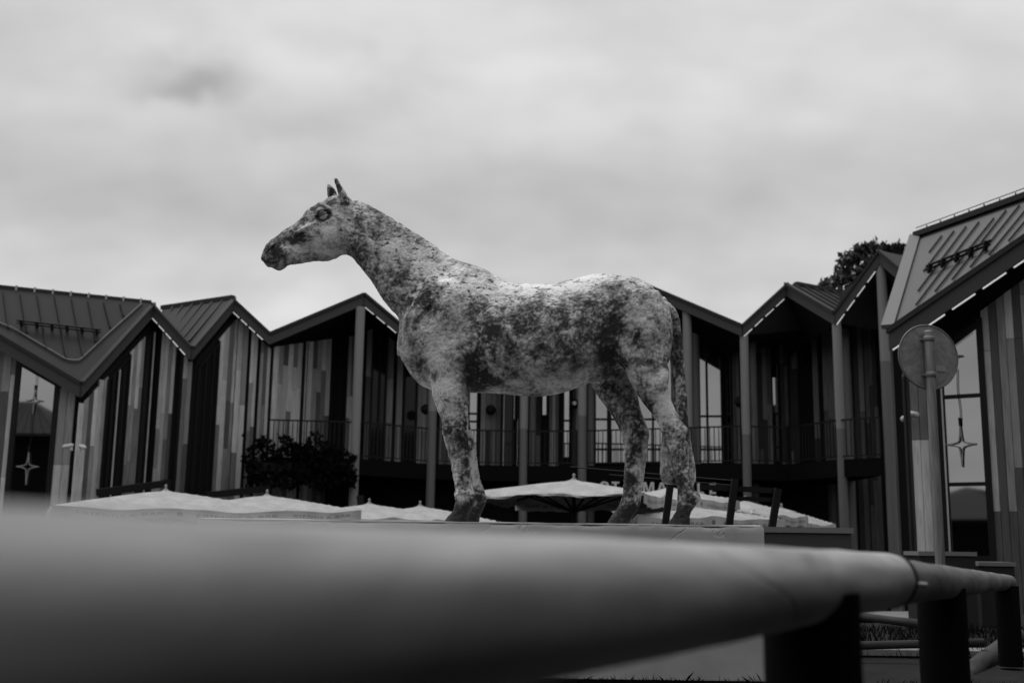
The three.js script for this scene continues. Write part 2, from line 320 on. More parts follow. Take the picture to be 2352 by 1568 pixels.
// centre wing with the gallery
const centre = thing('timber_clad_wing', 'middle part of the building with columns, a railed gallery and zigzag roof in deep shade', 'building');
const P3 = at(835, 675, 31.5), V4 = at(985, 800, 33), P4 = at(1190, 715, 33.5), V5 = at(1345, 800, 33), P5 = at(1450, 638, 32.5), V6 = at(1705, 746, 31), P6 = at(1808, 651, 31.3), V7 = at(1920, 716, 29.3), P7 = at(2022, 575, 28.5), V8 = at(2100, 640, 27.5);
{
  const line = [V3, P3, V4, P4, V5, P5, V6, P6, V7, P7, V8];
  const backs = line.map((p, i) => i < 7 ? V(0, 0, -9) : V(5, 0, -3.2));
  for (let i = 0; i < line.length - 1; i++) {
    const a = line[i], b = line[i + 1], bb = b.clone().add(backs[i + 1]), ab = a.clone().add(backs[i]);
    roofPlane(centre, [a, b, bb, ab]);
    const deep = V(0, 0, -7); soffitPlane(centre, [a, b, b.clone().add(deep), a.clone().add(deep)]);
    fascia(centre, a, b, i > 6 ? 0.36 : 0.33, i === 1 || i === 6 || i === 8 ? 0.45 : 0);
  }
  const rEnd = P6.clone().add(V(2.2, 0, -1.4));
  mesh('ridge_cap', boxBetween(P6.clone().add(V(0.3, 0.05, -0.2)), rEnd.clone().add(V(0.8, 0.05, -0.5)), 0.14, 0.1), M.fasciaTop, centre);
  seams(centre, P6, rEnd, V7.clone().lerp(P6, 0.06), V7.clone().add(V(2.2, 0, -1.4)), 7, 0.1, 1);
  // the back walls of the gallery
  const W = [[622, 800, 31.6], [815, 715, 34.6], [990, 800, 35.4], [1192, 735, 35.5], [1348, 800, 35.0], [1456, 690, 34.8], [1700, 800, 34.4], [1812, 700, 34.4], [1928, 770, 32.6], [2030, 650, 31.6], [2110, 660, 30.5]];
  const fs = []; for (let i = 0; i < W.length - 1; i++) { const f = facetOf(centre, ...W[i], ...W[i + 1]); backing(f); fs.push(f); }
  boards(fs[0], 620, 686, [[6], [4, 880, 5], [2, 838, 5], [6, 945, 3], [3, 842, 5, 895, 6], [5, 890, 6]]);
  windowBay(fs[0], 687, 700, { dim: true, light: [692, 697], fw: 0.05 });
  boards(fs[0], 700, 752, [[6], [2, 845, 4], [4, 900, 2], [6, 850, 3], [5, 955, 2]]);
  windowBay(fs[0], 754, 790, { dim: true, mull: [772], fw: 0.06 });
  boards(fs[0], 790, 810, [[5, 910, 6, 960, 3], [3, 910, 6]]);
  boards(fs[1], 836, 848, [[4, 865, 2]]); windowBay(fs[1], 848, 885, { dim: true, mull: [868], fw: 0.06 });
  boards(fs[1], 885, 900, [[3, 870, 4, 970, 3]]); boards(fs[1], 908, 922, [[4]]); windowBay(fs[1], 924, 957, { dim: true, fw: 0.06 });
  boards(fs[1], 957, 988, [[4], [4, 990, 3], [3]]);
  boards(fs[2], 1010, 1040, [[3], [2], [3]]); windowBay(fs[2], 1075, 1098, { bars: [950, 968], fw: 0.05, v1: 1075 });
  boards(fs[2], 1104, 1150, [[4], [3, 990, 1], [3], [2]]); windowBay(fs[2], 1152, 1180, { dim: true, light: [1157], fw: 0.05 });
  windowBay(fs[2], 1178, 1191, { v1: 965, fw: 0.03 });
  boards(fs[3], 1195, 1204, [[2]]); boards(fs[3], 1222, 1243, [[1], [1, 1000, 3]]); windowBay(fs[3], 1244, 1260, { v1: 955, fw: 0.03 });
  boards(fs[3], 1262, 1284, [[2, 990, 3], [4], [2]]); windowBay(fs[3], 1294, 1310, { bars: [966], fw: 0.03, v1: 1052 });
  boards(fs[3], 1316, 1338, [[1], [3, 990, 1], [2]]);
  windowBay(fs[4], 1353, 1455, { bars: [963, 1032], mull: [1397, 1402], fw: 0.05, v1: 1066 });
  windowBay(fs[5], 1457, 1596, { bars: [810, 963, 1032], mull: [1500, 1545], fw: 0.05, v1: 1066 });
  windowBay(fs[5], 1598, 1660, { bars: [808, 956, 1032], mull: [1625], fw: 0.05, v1: 1066 });
  windowBay(fs[5], 1669, 1681, { bars: [806, 953, 1030], fw: 0.03, v1: 1066 });
  boards(fs[5], 1684, 1700, [[2], [3]]);
  boards(fs[6], 1702, 1716, [[2], [2]]); autoBoards(fs[6], 1742, 1774, 3, [1, 2, 3]); windowBay(fs[6], 1775, 1789, { bars: [950, 1027], v0: 832, v1: 1060, fw: 0.02 });
  autoBoards(fs[6], 1794, 1812, 2, [1, 2]); autoBoards(fs[7], 1812, 1836, 2, [1, 2, 3]); windowBay(fs[7], 1848, 1865, { v0: 814, v1: 845, fw: 0.03 });
  autoBoards(fs[7], 1872, 1884, 1, [1, 3]); autoBoards(fs[7], 1896, 1926, 3, [2, 3]);
  autoBoards(fs[8], 1938, 1962, 2, [2, 1]); boards(fs[8], 1966, 1990, [[1], [3, 945, 2]]); autoBoards(fs[8], 1992, 2020, 3, [1, 2]); autoBoards(fs[9], 2062, 2096, 3, [1, 2]);
  // columns on the eaves line
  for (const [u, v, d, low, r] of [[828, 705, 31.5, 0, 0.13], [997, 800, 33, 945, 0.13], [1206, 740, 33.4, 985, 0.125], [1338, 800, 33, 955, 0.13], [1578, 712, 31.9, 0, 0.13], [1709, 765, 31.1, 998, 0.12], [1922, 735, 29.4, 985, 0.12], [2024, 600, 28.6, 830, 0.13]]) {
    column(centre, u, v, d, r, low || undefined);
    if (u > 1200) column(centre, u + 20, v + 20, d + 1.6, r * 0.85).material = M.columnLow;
  }
  // gallery floor and railing along the eaves line
  const rl = [[617, 995, 31.2], [832, 1003, 31.5], [985, 1008, 33], [1190, 1007, 33.4], [1345, 1002, 33], [1456, 1000, 32.4], [1705, 998, 31.1], [1810, 996, 31.3], [1922, 992, 29.4], [2022, 985, 28.6]];
  const floorY = at(1200, 1070, 33.4).y, railY = floorY + 1.02;
  for (let i = 0; i < rl.length - 1; i++) {
    const a = at(...rl[i]), b = at(...rl[i + 1]); a.y = b.y = floorY;
    const deep = V(0, 0, -4);
    mesh('gallery_floor', prism([a, b, b.clone().add(deep), a.clone().add(deep)], [a, b, b.clone().add(deep), a.clone().add(deep)].map(p => p.clone().setY(floorY - 0.45))), M.slab, centre);
    const R = new THREE.Group(); R.name = 'railing'; centre.add(R);
    const h = (p, y) => p.clone().setY(y);
    mesh('handrail', boxBetween(h(a, railY), h(b, railY), 0.05, 0.04), M.rail, R);
    mesh('bottom_rail', boxBetween(h(a, floorY + 0.08), h(b, floorY + 0.08), 0.04, 0.03), M.rail, R);
    const len = a.distanceTo(b), n = Math.round(len / 0.13), bl = [];
    for (let k = 0; k <= n; k++) { const p = a.clone().lerp(b, k / n); bl.push(new THREE.BoxGeometry(0.022, railY - floorY - 0.1, 0.022).translate(p.x, (railY + floorY) / 2 + 0.03, p.z)); }
    const bm = mesh('baluster', mergeGeometries(bl), M.rail, R); bm.userData.kind = 'stuff';
  }
  // ground floor, deep in shade under the gallery
  const g0 = at(600, 1100, 33.5), g1 = at(1500, 1100, 35.5), g2 = at(2110, 1100, 32);
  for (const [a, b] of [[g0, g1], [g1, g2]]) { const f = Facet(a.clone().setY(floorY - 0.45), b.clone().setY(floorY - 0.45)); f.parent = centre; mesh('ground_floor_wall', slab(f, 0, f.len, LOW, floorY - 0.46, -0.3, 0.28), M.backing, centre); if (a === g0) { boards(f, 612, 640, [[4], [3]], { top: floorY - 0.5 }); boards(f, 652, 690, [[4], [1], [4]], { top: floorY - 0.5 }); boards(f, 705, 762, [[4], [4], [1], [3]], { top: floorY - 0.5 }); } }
}

// right wing
const right = thing('timber_clad_wing', 'near right wing with a steep seamed metal roof and wide pale and dark boards', 'building');
const RV = at(2043, 757, 18), RP = at(2106, 547, 20.6), RQ = at(2610, 368, 16.3);
{
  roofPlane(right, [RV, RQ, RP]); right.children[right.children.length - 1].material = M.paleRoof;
  const bk = p => p.clone().add(V(5, 0, -4));
  roofPlane(right, [RP, RQ, bk(RQ), bk(RP)]);
  soffitPlane(right, [RV, RQ, RQ.clone().add(V(3, 0, -3)), RP]);
  fascia(right, RV, RQ, 0.34, 0.55);
  fascia(right, RV, RP, 0.36, 0, M.verge);
  const strip = (a, b, w, m, name) => mesh(name, boxBetween(a, b, w, 0.08), m, right);
  strip(RV.clone().add(V(-0.02, 0.05, 0.0)), RP.clone().add(V(-0.02, 0.05, 0)), 0.2, M.verge, 'verge_trim');
  const n2 = RQ.clone().sub(RV).cross(RP.clone().sub(RV)).normalize(); if (n2.y < 0) n2.negate();
  const on = (u, v, o = 0.03) => { const r = ray(u, v); const k = RV.clone().sub(camera.position).dot(n2) / r.dot(n2); return r.multiplyScalar(k).add(camera.position).addScaledVector(n2, o); };
  mesh('ridge_cap', boxBetween(RP.clone().add(V(0, 0.06, 0)), RQ.clone().add(V(0, 0.06, 0)), 0.18, 0.1), M.fasciaTop, right);
  mesh('ridge_cable', tubeBetween(RP.clone().add(V(0, 0.2, 0)), RQ.clone().add(V(0, 0.2, 0)), 0.01, 0.01, 5), M.wire, right);
  for (let i = 0; i < 12; i++) { const p = RP.clone().lerp(RQ, 0.06 + i * 0.075); mesh('ridge_clip', new THREE.BoxGeometry(0.02, 0.12, 0.02).translate(p.x, p.y + 0.12, p.z), boardM[3], right); }
  for (const [u0, v0, u1, v1] of [[2166, 544, 2137, 582], [2194, 533, 2124.5, 625.5], [2222, 523, 2112, 671], [2251.5, 512.5, 2107, 703], [2286, 504, 2151, 672], [2314, 486, 2190, 645], [2345, 474, 2232, 616], [2378, 462, 2275, 588], [2410, 449, 2320, 556], [2445, 437, 2362, 528]]) mesh('seam', boxBetween(on(u0, v0), on(u1, v1), 0.022, 0.03), M.paleSeam, right);
  snowRail(right, on(2128, 633, 0.02), on(2275, 575, 0.02), 5);
  const f = facetOf(right, 2092, 790, 18.8, 2610, 415, 16.75, 0);
  backing(f, 0.02);
  boards(f, 2096, 2155, [[3, 1010, 6], [3, 1010, 6], [2]], { v: 1000 });
  paneR = f;
  windowBay(f, 2155, 2272, { bars: [910, 1112], fw: 0.1, drop: 0.42, light: [2170], v1: 1290 });
  boards(f, 2271, 2425, [[5, 805, 5, 1175, 2], [4, 672, 2], [4, 1175, 4, 1175, 2], [6, 777, 4, 1075, 2], [2, 776, 2], [4, 674, 5, 1180, 2], [2], [5, 900, 3]], { v: 1000 });
  // the side wall of the wing, seen almost edge on
  const f2 = Facet(f.P(0, f.top(0)), RP.clone().add(V(0.3, -0.4, 0))); f2.parent = right; backing(f2);
  boards(f2, 2078, 2090, [[1], [2]], { v: 1000 });
  column(right, 2070, 780, 20.5, 0.09).material = M.columnLow;
  mesh('rain_pipe', tubeBetween(at(2084, 800, 19.2), at(2084, 1290, 19.2).setY(LOW), 0.045, 0.045, 10), boardM[2], right);
}

// the right wing goes on towards the street beyond the edge of the picture, gable after gable
function onward(wing, pts) {                                   // pts: [x, z, eaves height], alternating peaks and valleys
  const P = pts.map(([x, z, y]) => V(x, y, z));
  for (let i = 0; i < P.length - 1; i++) {
    const a = P[i], b = P[i + 1], away = V(Math.sign(a.x) * 7, 0, -0.6);
    roofPlane(wing, [a, b, b.clone().add(away), a.clone().add(away)]);
    fascia(wing, a, b, 0.34);
    const inx = V(Math.sign(a.x) * 0.5, 0, -0.1), f = Facet(a.clone().add(inx).setY(a.y - 0.3), b.clone().add(inx).setY(b.y - 0.3)); f.parent = wing; backing(f);
    const n = Math.max(3, Math.round(f.len / 0.9)); const r = rng(bseed++);
    for (let k = 0; k < n; k++) { const s0 = f.len * k / n + 0.02, s1 = f.len * (k + 1) / n - 0.02; if (k % 4 === 3) continue; mesh('board', slab(f, s0, s1, LOW, f.top(s0), 0, 0.03, f.top(s1)), boardM[[2, 4, 5, 3][Math.floor(r() * 4)]], wing); }
  }
}
onward(right, [[RQ.x + 0.05, RQ.z, RQ.y], [8.6, -12.6, 4.6], [9.6, -9.4, 7.2], [8.2, -6.0, 4.8], [9.4, -2.6, 7.4], [8.6, 1.5, 4.8], [9.8, 5.5, 7.4]]);

// ---------------------------------------------------------------- things on the building
function star(u, v, f, size, label) {                          // a four-pointed star of light tube hung on a cable
  const p = f.P(f.s(u, v), f.y(u, v), 0.07), n = f.P(0, 0, 1).sub(f.P(0, 0, 0)), t = thing('hanging_star', label, 'star decoration', [p.x, p.y, p.z], Math.atan2(n.x, n.z));
  const s = size, arms = [[0, 1.15], [-0.85, 0], [0, -1.35], [0.85, 0]], parts = [];
  for (let i = 0; i < 4; i++) {
    const a = arms[i], b = arms[(i + 1) % 4];
    const c = new THREE.CatmullRomCurve3([V(a[0] * s, a[1] * s, 0), V(a[0] * s * 0.45 + b[0] * s * 0.06, a[1] * s * 0.45 + b[1] * s * 0.06, 0), V((a[0] + b[0]) * s * 0.15, (a[1] + b[1]) * s * 0.15, 0), V(b[0] * s * 0.45 + a[0] * s * 0.06, b[1] * s * 0.45 + a[1] * s * 0.06, 0), V(b[0] * s, b[1] * s, 0)]);
    mesh('star_tube', new THREE.TubeGeometry(c, 20, s * 0.045, 6), boardM[4], t);
  }
  mesh('cable', new THREE.TubeGeometry(new THREE.CatmullRomCurve3([V(0, s * 1.15, 0), V(s * 0.06, s * 2, 0), V(-s * 0.03, s * 3.2, 0), V(s * 0.02, s * 4.6, 0)]), 16, s * 0.025, 5), M.black, t);
  mesh('plug', new THREE.CylinderGeometry(s * 0.09, s * 0.07, s * 0.5, 8).translate(0, s * 1.35, 0), M.black, t);
  return t;
}
star(2211, 1021, paneR, 0.27, 'four-pointed tube star hung in the right wing window beside the round sign');
star(2188, 820, paneR, 0.22, 'upper four-pointed tube star mostly hidden by the round sign');
star(80, 921, paneL, 0.24, 'small four-pointed star high in the left wing window');
star(65, 1072, paneL, 0.32, 'larger four-pointed star low in the left wing window');
function cameraBox(u, v, d, turn, label) {
  const p = at(u, v, d), t = thing('security_camera', label, 'security camera', [p.x, p.y, p.z], turn);
  mesh('camera_body', new THREE.CapsuleGeometry(0.05, 0.16, 4, 10).rotateX(Math.PI / 2).rotateX(0.25), M.white, t);
  mesh('bracket', new THREE.CylinderGeometry(0.025, 0.04, 0.1, 8).translate(0, -0.05, -0.08), M.white, t);
}
cameraBox(155, 1024, 26.7, -1.0, 'white security camera on the left wing, left of the corner');
cameraBox(188, 1026, 26.7, 1.0, 'white security camera on the left wing, right of the corner');
cameraBox(2081, 960, 18.6, -0.8, 'white security camera left of the right wing corner');
cameraBox(2098, 951, 18.5, 0.5, 'white security camera on the pale board of the right wing');
function beam(u0, v0, u1, v1, d0, d1, label) {                 // dark awning bar fixed to the facade
  const a = at(u0, v0, d0), b = at(u1, v1, d1), t = thing('awning_bar', label, 'awning bar', [b.x, b.y, b.z]);
  const rel = p => p.clone().sub(b);
  mesh('bar', boxBetween(rel(a), V(0, 0, 0), 0.16, 0.17), M.black, t);
  mesh('end_cap', new THREE.BoxGeometry(0.16, 0.34, 0.2).translate(0.04, -0.07, 0), M.black, t);
}
beam(225, 1131, 380, 1110, 26.8, 28.6, 'dark awning bar above the largest left parasol');
beam(470, 1138, 612, 1122, 29.0, 30.8, 'dark awning bar above the second parasol from the left');
beam(820, 1147, 1020 - 195, 1146, 30, 30, 'short dark awning bar at the foot of the first gallery column');
function wallLamp(u, v, d, label) { const p = at(u, v, d), t = thing('wall_speaker', label, 'speaker', [p.x, p.y, p.z]); mesh('casing', new THREE.SphereGeometry(0.16, 16, 12), M.black, t); mesh('arm', new THREE.BoxGeometry(0.06, 0.06, 0.4).translate(0, 0, -0.3), M.black, t); return t; }
wallLamp(978, 940, 34.4, 'round black speaker left of the horse foreleg');
wallLamp(1127, 941, 35.2, 'round black speaker under the horse belly');
{ const t = wallLamp(1319, 927, 34.6, 'round black speaker with pale centre beside the big gallery windows'); mesh('cone', new THREE.CylinderGeometry(0.06, 0.06, 0.02, 14).rotateX(Math.PI / 2).translate(0, 0, 0.16), boardM[6], t); }
wallLamp(1700, 923, 32.4, 'round black speaker right of the gallery windows');
// the large letters over the ground floor
{
  const { FontLoader } = await import('three/addons/loaders/FontLoader.js'); const { TextGeometry } = await import('three/addons/geometries/TextGeometry.js');
  const font = await new FontLoader().loadAsync('fonts/droid/droid_sans_bold.typeface.json');
  const p0 = at(1415, 1131, 30.5), t = thing('letter_sign', 'row of large white capital letters on the dark facade behind the horse hind legs', 'sign', [p0.x, p0.y, p0.z]);
  for (const [ch, u] of [['O', 1375], ['T', 1404], ['M', 1474], ['A', 1509], ['L', 1599], ['E', 1627]]) {
    const q = at(u, 1129, 30.5), g = new TextGeometry(ch, { font, size: 0.29, depth: 0.05, curveSegments: 6, bevelEnabled: false });
    g.translate(q.x - p0.x, 0, 0); mesh('letter', g, M.white, t);
  }
}
// dark climbing plants over the gallery railing on the left
const leafQuad = (() => { const g = new THREE.BufferGeometry(); g.setAttribute('position', new THREE.Float32BufferAttribute([0, 0, 0, 0.5, 0.35, 0.08, 0, 1, 0, -0.5, 0.35, 0.08], 3)); g.setIndex([0, 1, 2, 0, 2, 3]); g.computeVertexNormals(); return g; })();
function leaves(r, n, place, size) {
  const pos = [], nor = [], q = new THREE.Quaternion(), e = new THREE.Euler(), m = new THREE.Matrix4(), g = leafQuad.toNonIndexed(), out = [];
  for (let i = 0; i < n; i++) { const p = place(); if (!p) continue; const s = size * (0.6 + 0.8 * r()); m.compose(p, q.setFromEuler(e.set(r() * 6.3, r() * 6.3, r() * 6.3)), V(s, s, s)); const c = g.clone(); c.applyMatrix4(m); pos.push(...c.attributes.position.array); nor.push(...c.attributes.normal.array); }
  const o = new THREE.BufferGeometry(); o.setAttribute('position', new THREE.Float32BufferAttribute(pos, 3)); o.setAttribute('normal', new THREE.Float32BufferAttribute(nor, 3)); o.setAttribute('uv', new THREE.Float32BufferAttribute(new Float32Array(pos.length / 3 * 2), 2)); return o;
}
for (const [u, v, w, h, lb] of [[668, 1052, 1.25, 0.85, 'dark bushy plant hanging over the gallery railing at its left end'], [745, 1058, 0.85, 0.6, 'dark bushy plant on the gallery railing nearer the column']]) {
  const p = at(u, v, 31.0), r = rng(u), t = thing('balcony_plant', lb, 'plant', [p.x, p.y, p.z]);
  mesh('foliage', leaves(r, 2600, () => { const x = (r() * 2 - 1) * w, top = h * (0.55 + 0.75 * noise(x * 2.2, u, 1)) , bot = -h * (1.0 + 0.7 * noise(x * 1.7, u, 9)); const y = lerp(bot, top, r()); if (noise(x * 4, y * 4, u) < -0.18) return null; return V(x, y, (r() - 0.5) * 0.7); }, 0.12), M.plant, t);
  mesh('planter', new THREE.BoxGeometry(w * 1.4, 0.25, 0.3).translate(0, -h * 0.3, 0), M.black, t);
}

// ---------------------------------------------------------------- tree behind the right roofs
{
  const c = at(1985, 660, 46), r = rng(5), t = thing('broadleaf_tree', 'dark leafy tree rising behind the right-hand roofs', 'tree', [c.x, LOW, c.z]);
  const H = c.y - LOW;
  mesh('trunk', new THREE.CylinderGeometry(0.25, 0.45, H, 12).translate(0, H / 2, 0), M.black, t);
  const clumps = []; const px = 46 / F;
  for (const [u, v, s] of [[1905, 662, 17], [1925, 640, 22], [1940, 615, 20], [1962, 590, 22], [1985, 575, 18], [1975, 610, 30], [1950, 650, 30], [2000, 600, 30], [1998, 645, 40], [2040, 590, 14], [2058, 572, 11], [2070, 565, 9], [2080, 580, 12], [2030, 612, 20], [2050, 640, 30], [1980, 568, 9], [2009, 566, 10], [1893, 661, 6], [2036, 566, 8]]) clumps.push([(u - 1985) * px, (660 - v) * px + H, s * px]);
  const lg = [];
  for (const [x, y, s] of clumps) lg.push(tubeBetween(V(0, H - 1.8, 0), V(x, y, (r() - 0.5) * 1.5), 0.09, 0.02, 6));
  mesh('limb', mergeGeometries(lg), M.black, t);
  const sprays = [];
  for (const k of clumps) for (let i = 0; i < 16; i++) { const a = r() * 6.283, c = r() * 2 - 1, q = Math.sqrt(1 - c * c), m = k[2] * (0.5 + 0.85 * r()); sprays.push(V(k[0] + Math.cos(a) * q * m, k[1] + c * m, Math.sin(a) * q * m)); }
  mesh('twig', mergeGeometries(sprays.filter((_, i) => i % 2).map((p, i) => { const k = clumps[Math.floor((i * 2 + 1) / 16)]; return tubeBetween(V(k[0], k[1], 0), p, 0.025, 0.012, 4); })), M.black, t);
  mesh('crown', leaves(r, 2300, () => { const p = sprays[Math.floor(r() * sprays.length)]; return V(p.x + (r() + r() - 1) * 0.2, p.y + (r() + r() - 1) * 0.16, p.z + (r() + r() - 1) * 0.2); }, 0.2), grey(0.06, 0.8), t);
}

// ---------------------------------------------------------------- low hipped roofs across the courtyard that the windows mirror
function pavilion(x, z, turn, w, d, eave, ridge, label) {
  const t = thing('hipped_pavilion', label, 'pavilion', [x, 0, z], turn), e = 0.6;
  mesh('wall', new THREE.BoxGeometry(w, eave + 1.3, d).translate(0, (eave - 1.3) / 2, 0), M.backing, t);
  const c = [V(-w / 2 - e, eave, d / 2 + e), V(w / 2 + e, eave, d / 2 + e), V(w / 2 + e, eave, -d / 2 - e), V(-w / 2 - e, eave, -d / 2 - e)], r0 = V(-w / 2 + d / 2, ridge, 0), r1 = V(w / 2 - d / 2, ridge, 0);
  mesh('roof', polyGeo([...quad(c[0], c[1], r1, r0), [c[1], c[2], r1], ...quad(c[2], c[3], r0, r1), [c[3], c[0], r0]]), M.fascia, t);
  const sm = []; for (let i = 1; i < 14; i++) sm.push(tubeBetween(c[0].clone().lerp(c[1], i / 14), r0.clone().lerp(r1, clamp((i / 14 - 0.2) / 0.6)), 0.03, 0.03, 5), tubeBetween(c[3].clone().lerp(c[2], i / 14), r0.clone().lerp(r1, clamp((i / 14 - 0.2) / 0.6)), 0.03, 0.03, 5));
  mesh('seam', mergeGeometries(sm), M.seam, t);
}
pavilion(-20, 6, 1.0, 9, 6, 2.1, 3.6, 'low hipped pavilion mirrored at the foot of the right wing window');
pavilion(-25.6, 0.8, 0, 6, 5, 5.6, 7.5, 'long hipped building mirrored in the left wing window');

{                                                              // an added hedgerow behind the viewpoint, unseen, shades the log rail and the horse
  const r = rng(77), t = thing('added_hedge', 'tall dark hedgerow added out of view to shade the log rail and the horse', 'added_hedge', [0, 0, 1.5]);
  mesh('stems', new THREE.BoxGeometry(18, 4, 0.9, 30, 6, 3).translate(0, 2, 0), M.plant, t);
  mesh('stems', new THREE.BoxGeometry(0.9, 4, 3.6, 3, 6, 12).translate(2.75, 2, -2.25), M.plant, t);
  mesh('foliage', leaves(r, 3000, () => V(2.75 + (r() - 0.5) * 1.1, 0.1 + r() * 4.05, -2.25 + (r() - 0.5) * 3.8), 0.1), M.plant, t);
  mesh('foliage', leaves(r, 9000, () => V((r() - 0.5) * 18.2, 0.1 + r() * 4.05, (r() - 0.5) * 1.15), 0.1), M.plant, t);
}

// ---------------------------------------------------------------- parasols
const canvasM = grey(0.43, 0.9, { map: grainTex, side: THREE.DoubleSide });
const printTex = canvasTex(1024, 128, (g, w, h) => { g.fillStyle = '#d6d6d6'; g.fillRect(0, 0, w, h); g.fillStyle = '#868686'; g.font = 'bold 50px sans-serif'; g.textAlign = 'center'; g.textBaseline = 'middle'; g.fillText('FRIENDS & BAR', w * 0.27, h * 0.52); g.fillText('FRIENDS & BAR', w * 0.76, h * 0.52); g.beginPath(); g.ellipse(w * 0.515, h * 0.5, 13, 26, 0, 0, 7); g.fill(); });
const printM = new THREE.MeshStandardMaterial({ color: new THREE.Color().setRGB(0.62, 0.62, 0.62), map: printTex, roughness: 0.9, side: THREE.DoubleSide });
function parasol(x, z, yTop, yRim, a, b, yaw, label, seed, drops = [1, 1, 1, 1], sagged = 0.05) {
  const t = thing('parasol', label, 'parasol', [x, LOW, z], yaw, 'parasols in the courtyard');
  const hT = yTop - LOW, hR = yRim - LOW, N = 24, pos = [], uv = [], idx = [];
  const P = (i, j) => {                                        // a square canopy: tent shape, sagging between the ribs, with ripples at the rim
    const s = i / N * 2 - 1, q = j / N * 2 - 1, m = Math.max(Math.abs(s), Math.abs(q)), o = Math.min(Math.abs(s), Math.abs(q)) / (m || 1);
    const ang = Math.atan2(q, s);
    let y = hR + (hT - hR) * (1 - Math.pow(m, 1.25)) - sagged * m * Math.sin(Math.PI * clamp(m)) * 0.4 - 0.055 * Math.pow(m, 3) * Math.sin(Math.PI * o);
    y += 0.012 * noise(s * 3 + seed, q * 3, seed) * m + 0.012 * Math.sin(ang * 14 + seed) * Math.pow(m, 4);
    return V(s * a, y, q * b);
  };
  for (let j = 0; j <= N; j++) for (let i = 0; i <= N; i++) { const p = P(i, j); pos.push(p.x, p.y, p.z); uv.push(p.x, p.z); }
  for (let j = 0; j < N; j++) for (let i = 0; i < N; i++) { const k = j * (N + 1) + i; idx.push(k, k + N + 1, k + 1, k + 1, k + N + 1, k + N + 2); }
  const g = new THREE.BufferGeometry(); g.setAttribute('position', new THREE.Float32BufferAttribute(pos, 3)); g.setAttribute('uv', new THREE.Float32BufferAttribute(uv, 2)); g.setIndex(idx); g.computeVertexNormals();
  mesh('canopy', g, canvasM, t);
  // a second small cap on top
  const cap = new THREE.ConeGeometry(0.36, 0.1, 4, 1, true).rotateY(Math.PI / 4); cap.translate(0, hT - 0.015, 0); mesh('vent_cap', cap, canvasM, t);
  // the valance: four hanging strips with scalloped, creased cloth
  const edge = [[k => P(k, 0), 1], [k => P(N, k), 1], [k => P(N - k, N), 1], [k => P(0, N - k), 1]];
  edge.forEach(([fn], e) => {
    const vp = [], vu = [], vi = [], K = 48;
    for (let k = 0; k <= K; k++) {
      const kk = k / K * N, i0 = Math.min(N - 1, Math.floor(kk)), p = fn(i0).lerp(fn(i0 + 1), kk - i0);
      const out = [[0, -1], [1, 0], [0, 1], [-1, 0]][e], w = 0.02 * Math.sin(k * 0.9 + seed * 3 + e) + 0.03 * noise(k * 0.2, seed, e), drop = 0.2 * drops[e] + 0.02 * Math.sin(k / K * Math.PI * 5 + seed) + 0.03 * noise(k * 0.3, e, seed);
      for (let r = 0; r <= 3; r++) { const f = r / 3; vp.push(p.x + out[0] * w * f, p.y + 0.003 - drop * f, p.z + out[1] * w * f); vu.push(1 - k / K, 1 - f); }
    }
    for (let k = 0; k < K; k++) for (let r = 0; r < 3; r++) { const q = k * 4 + r; vi.push(q, q + 1, q + 4, q + 1, q + 5, q + 4); }
    const vg = new THREE.BufferGeometry(); vg.setAttribute('position', new THREE.Float32BufferAttribute(vp, 3)); vg.setAttribute('uv', new THREE.Float32BufferAttribute(vu, 2)); vg.setIndex(vi); vg.computeVertexNormals();
    mesh('valance', vg, printM, t);
  });
  mesh('pole', new THREE.CylinderGeometry(0.035, 0.035, hT + 0.02, 10).translate(0, hT / 2, 0), M.black, t);
  mesh('finial', new THREE.LatheGeometry([[0, 0.16], [0.02, 0.15], [0.03, 0.12], [0.015, 0.09], [0.05, 0.05], [0.06, 0.02]].map(q => new THREE.Vector2(q[0], q[1])), 10).translate(0, hT - 0.02, 0), boardM[4], t);
  const hub = V(0, hR - 0.3, 0);
  for (const [sx, sz] of [[1, 1], [1, -1], [-1, 1], [-1, -1], [1, 0], [-1, 0], [0, 1], [0, -1]]) {
    mesh('rib', boxBetween(V(0, hT - 0.06, 0), V(sx * a * 0.97, hR - 0.02, sz * b * 0.97), 0.03, 0.03), M.black, t);
    mesh('stay', boxBetween(hub, V(sx * a * 0.5, lerp(hT, hR, 0.6) - 0.06, sz * b * 0.5), 0.03, 0.03), M.black, t);
  }
  mesh('base', new THREE.CylinderGeometry(0.32, 0.36, 0.1, 20).translate(0, 0.05, 0), M.concrete, t);
  return t;
}
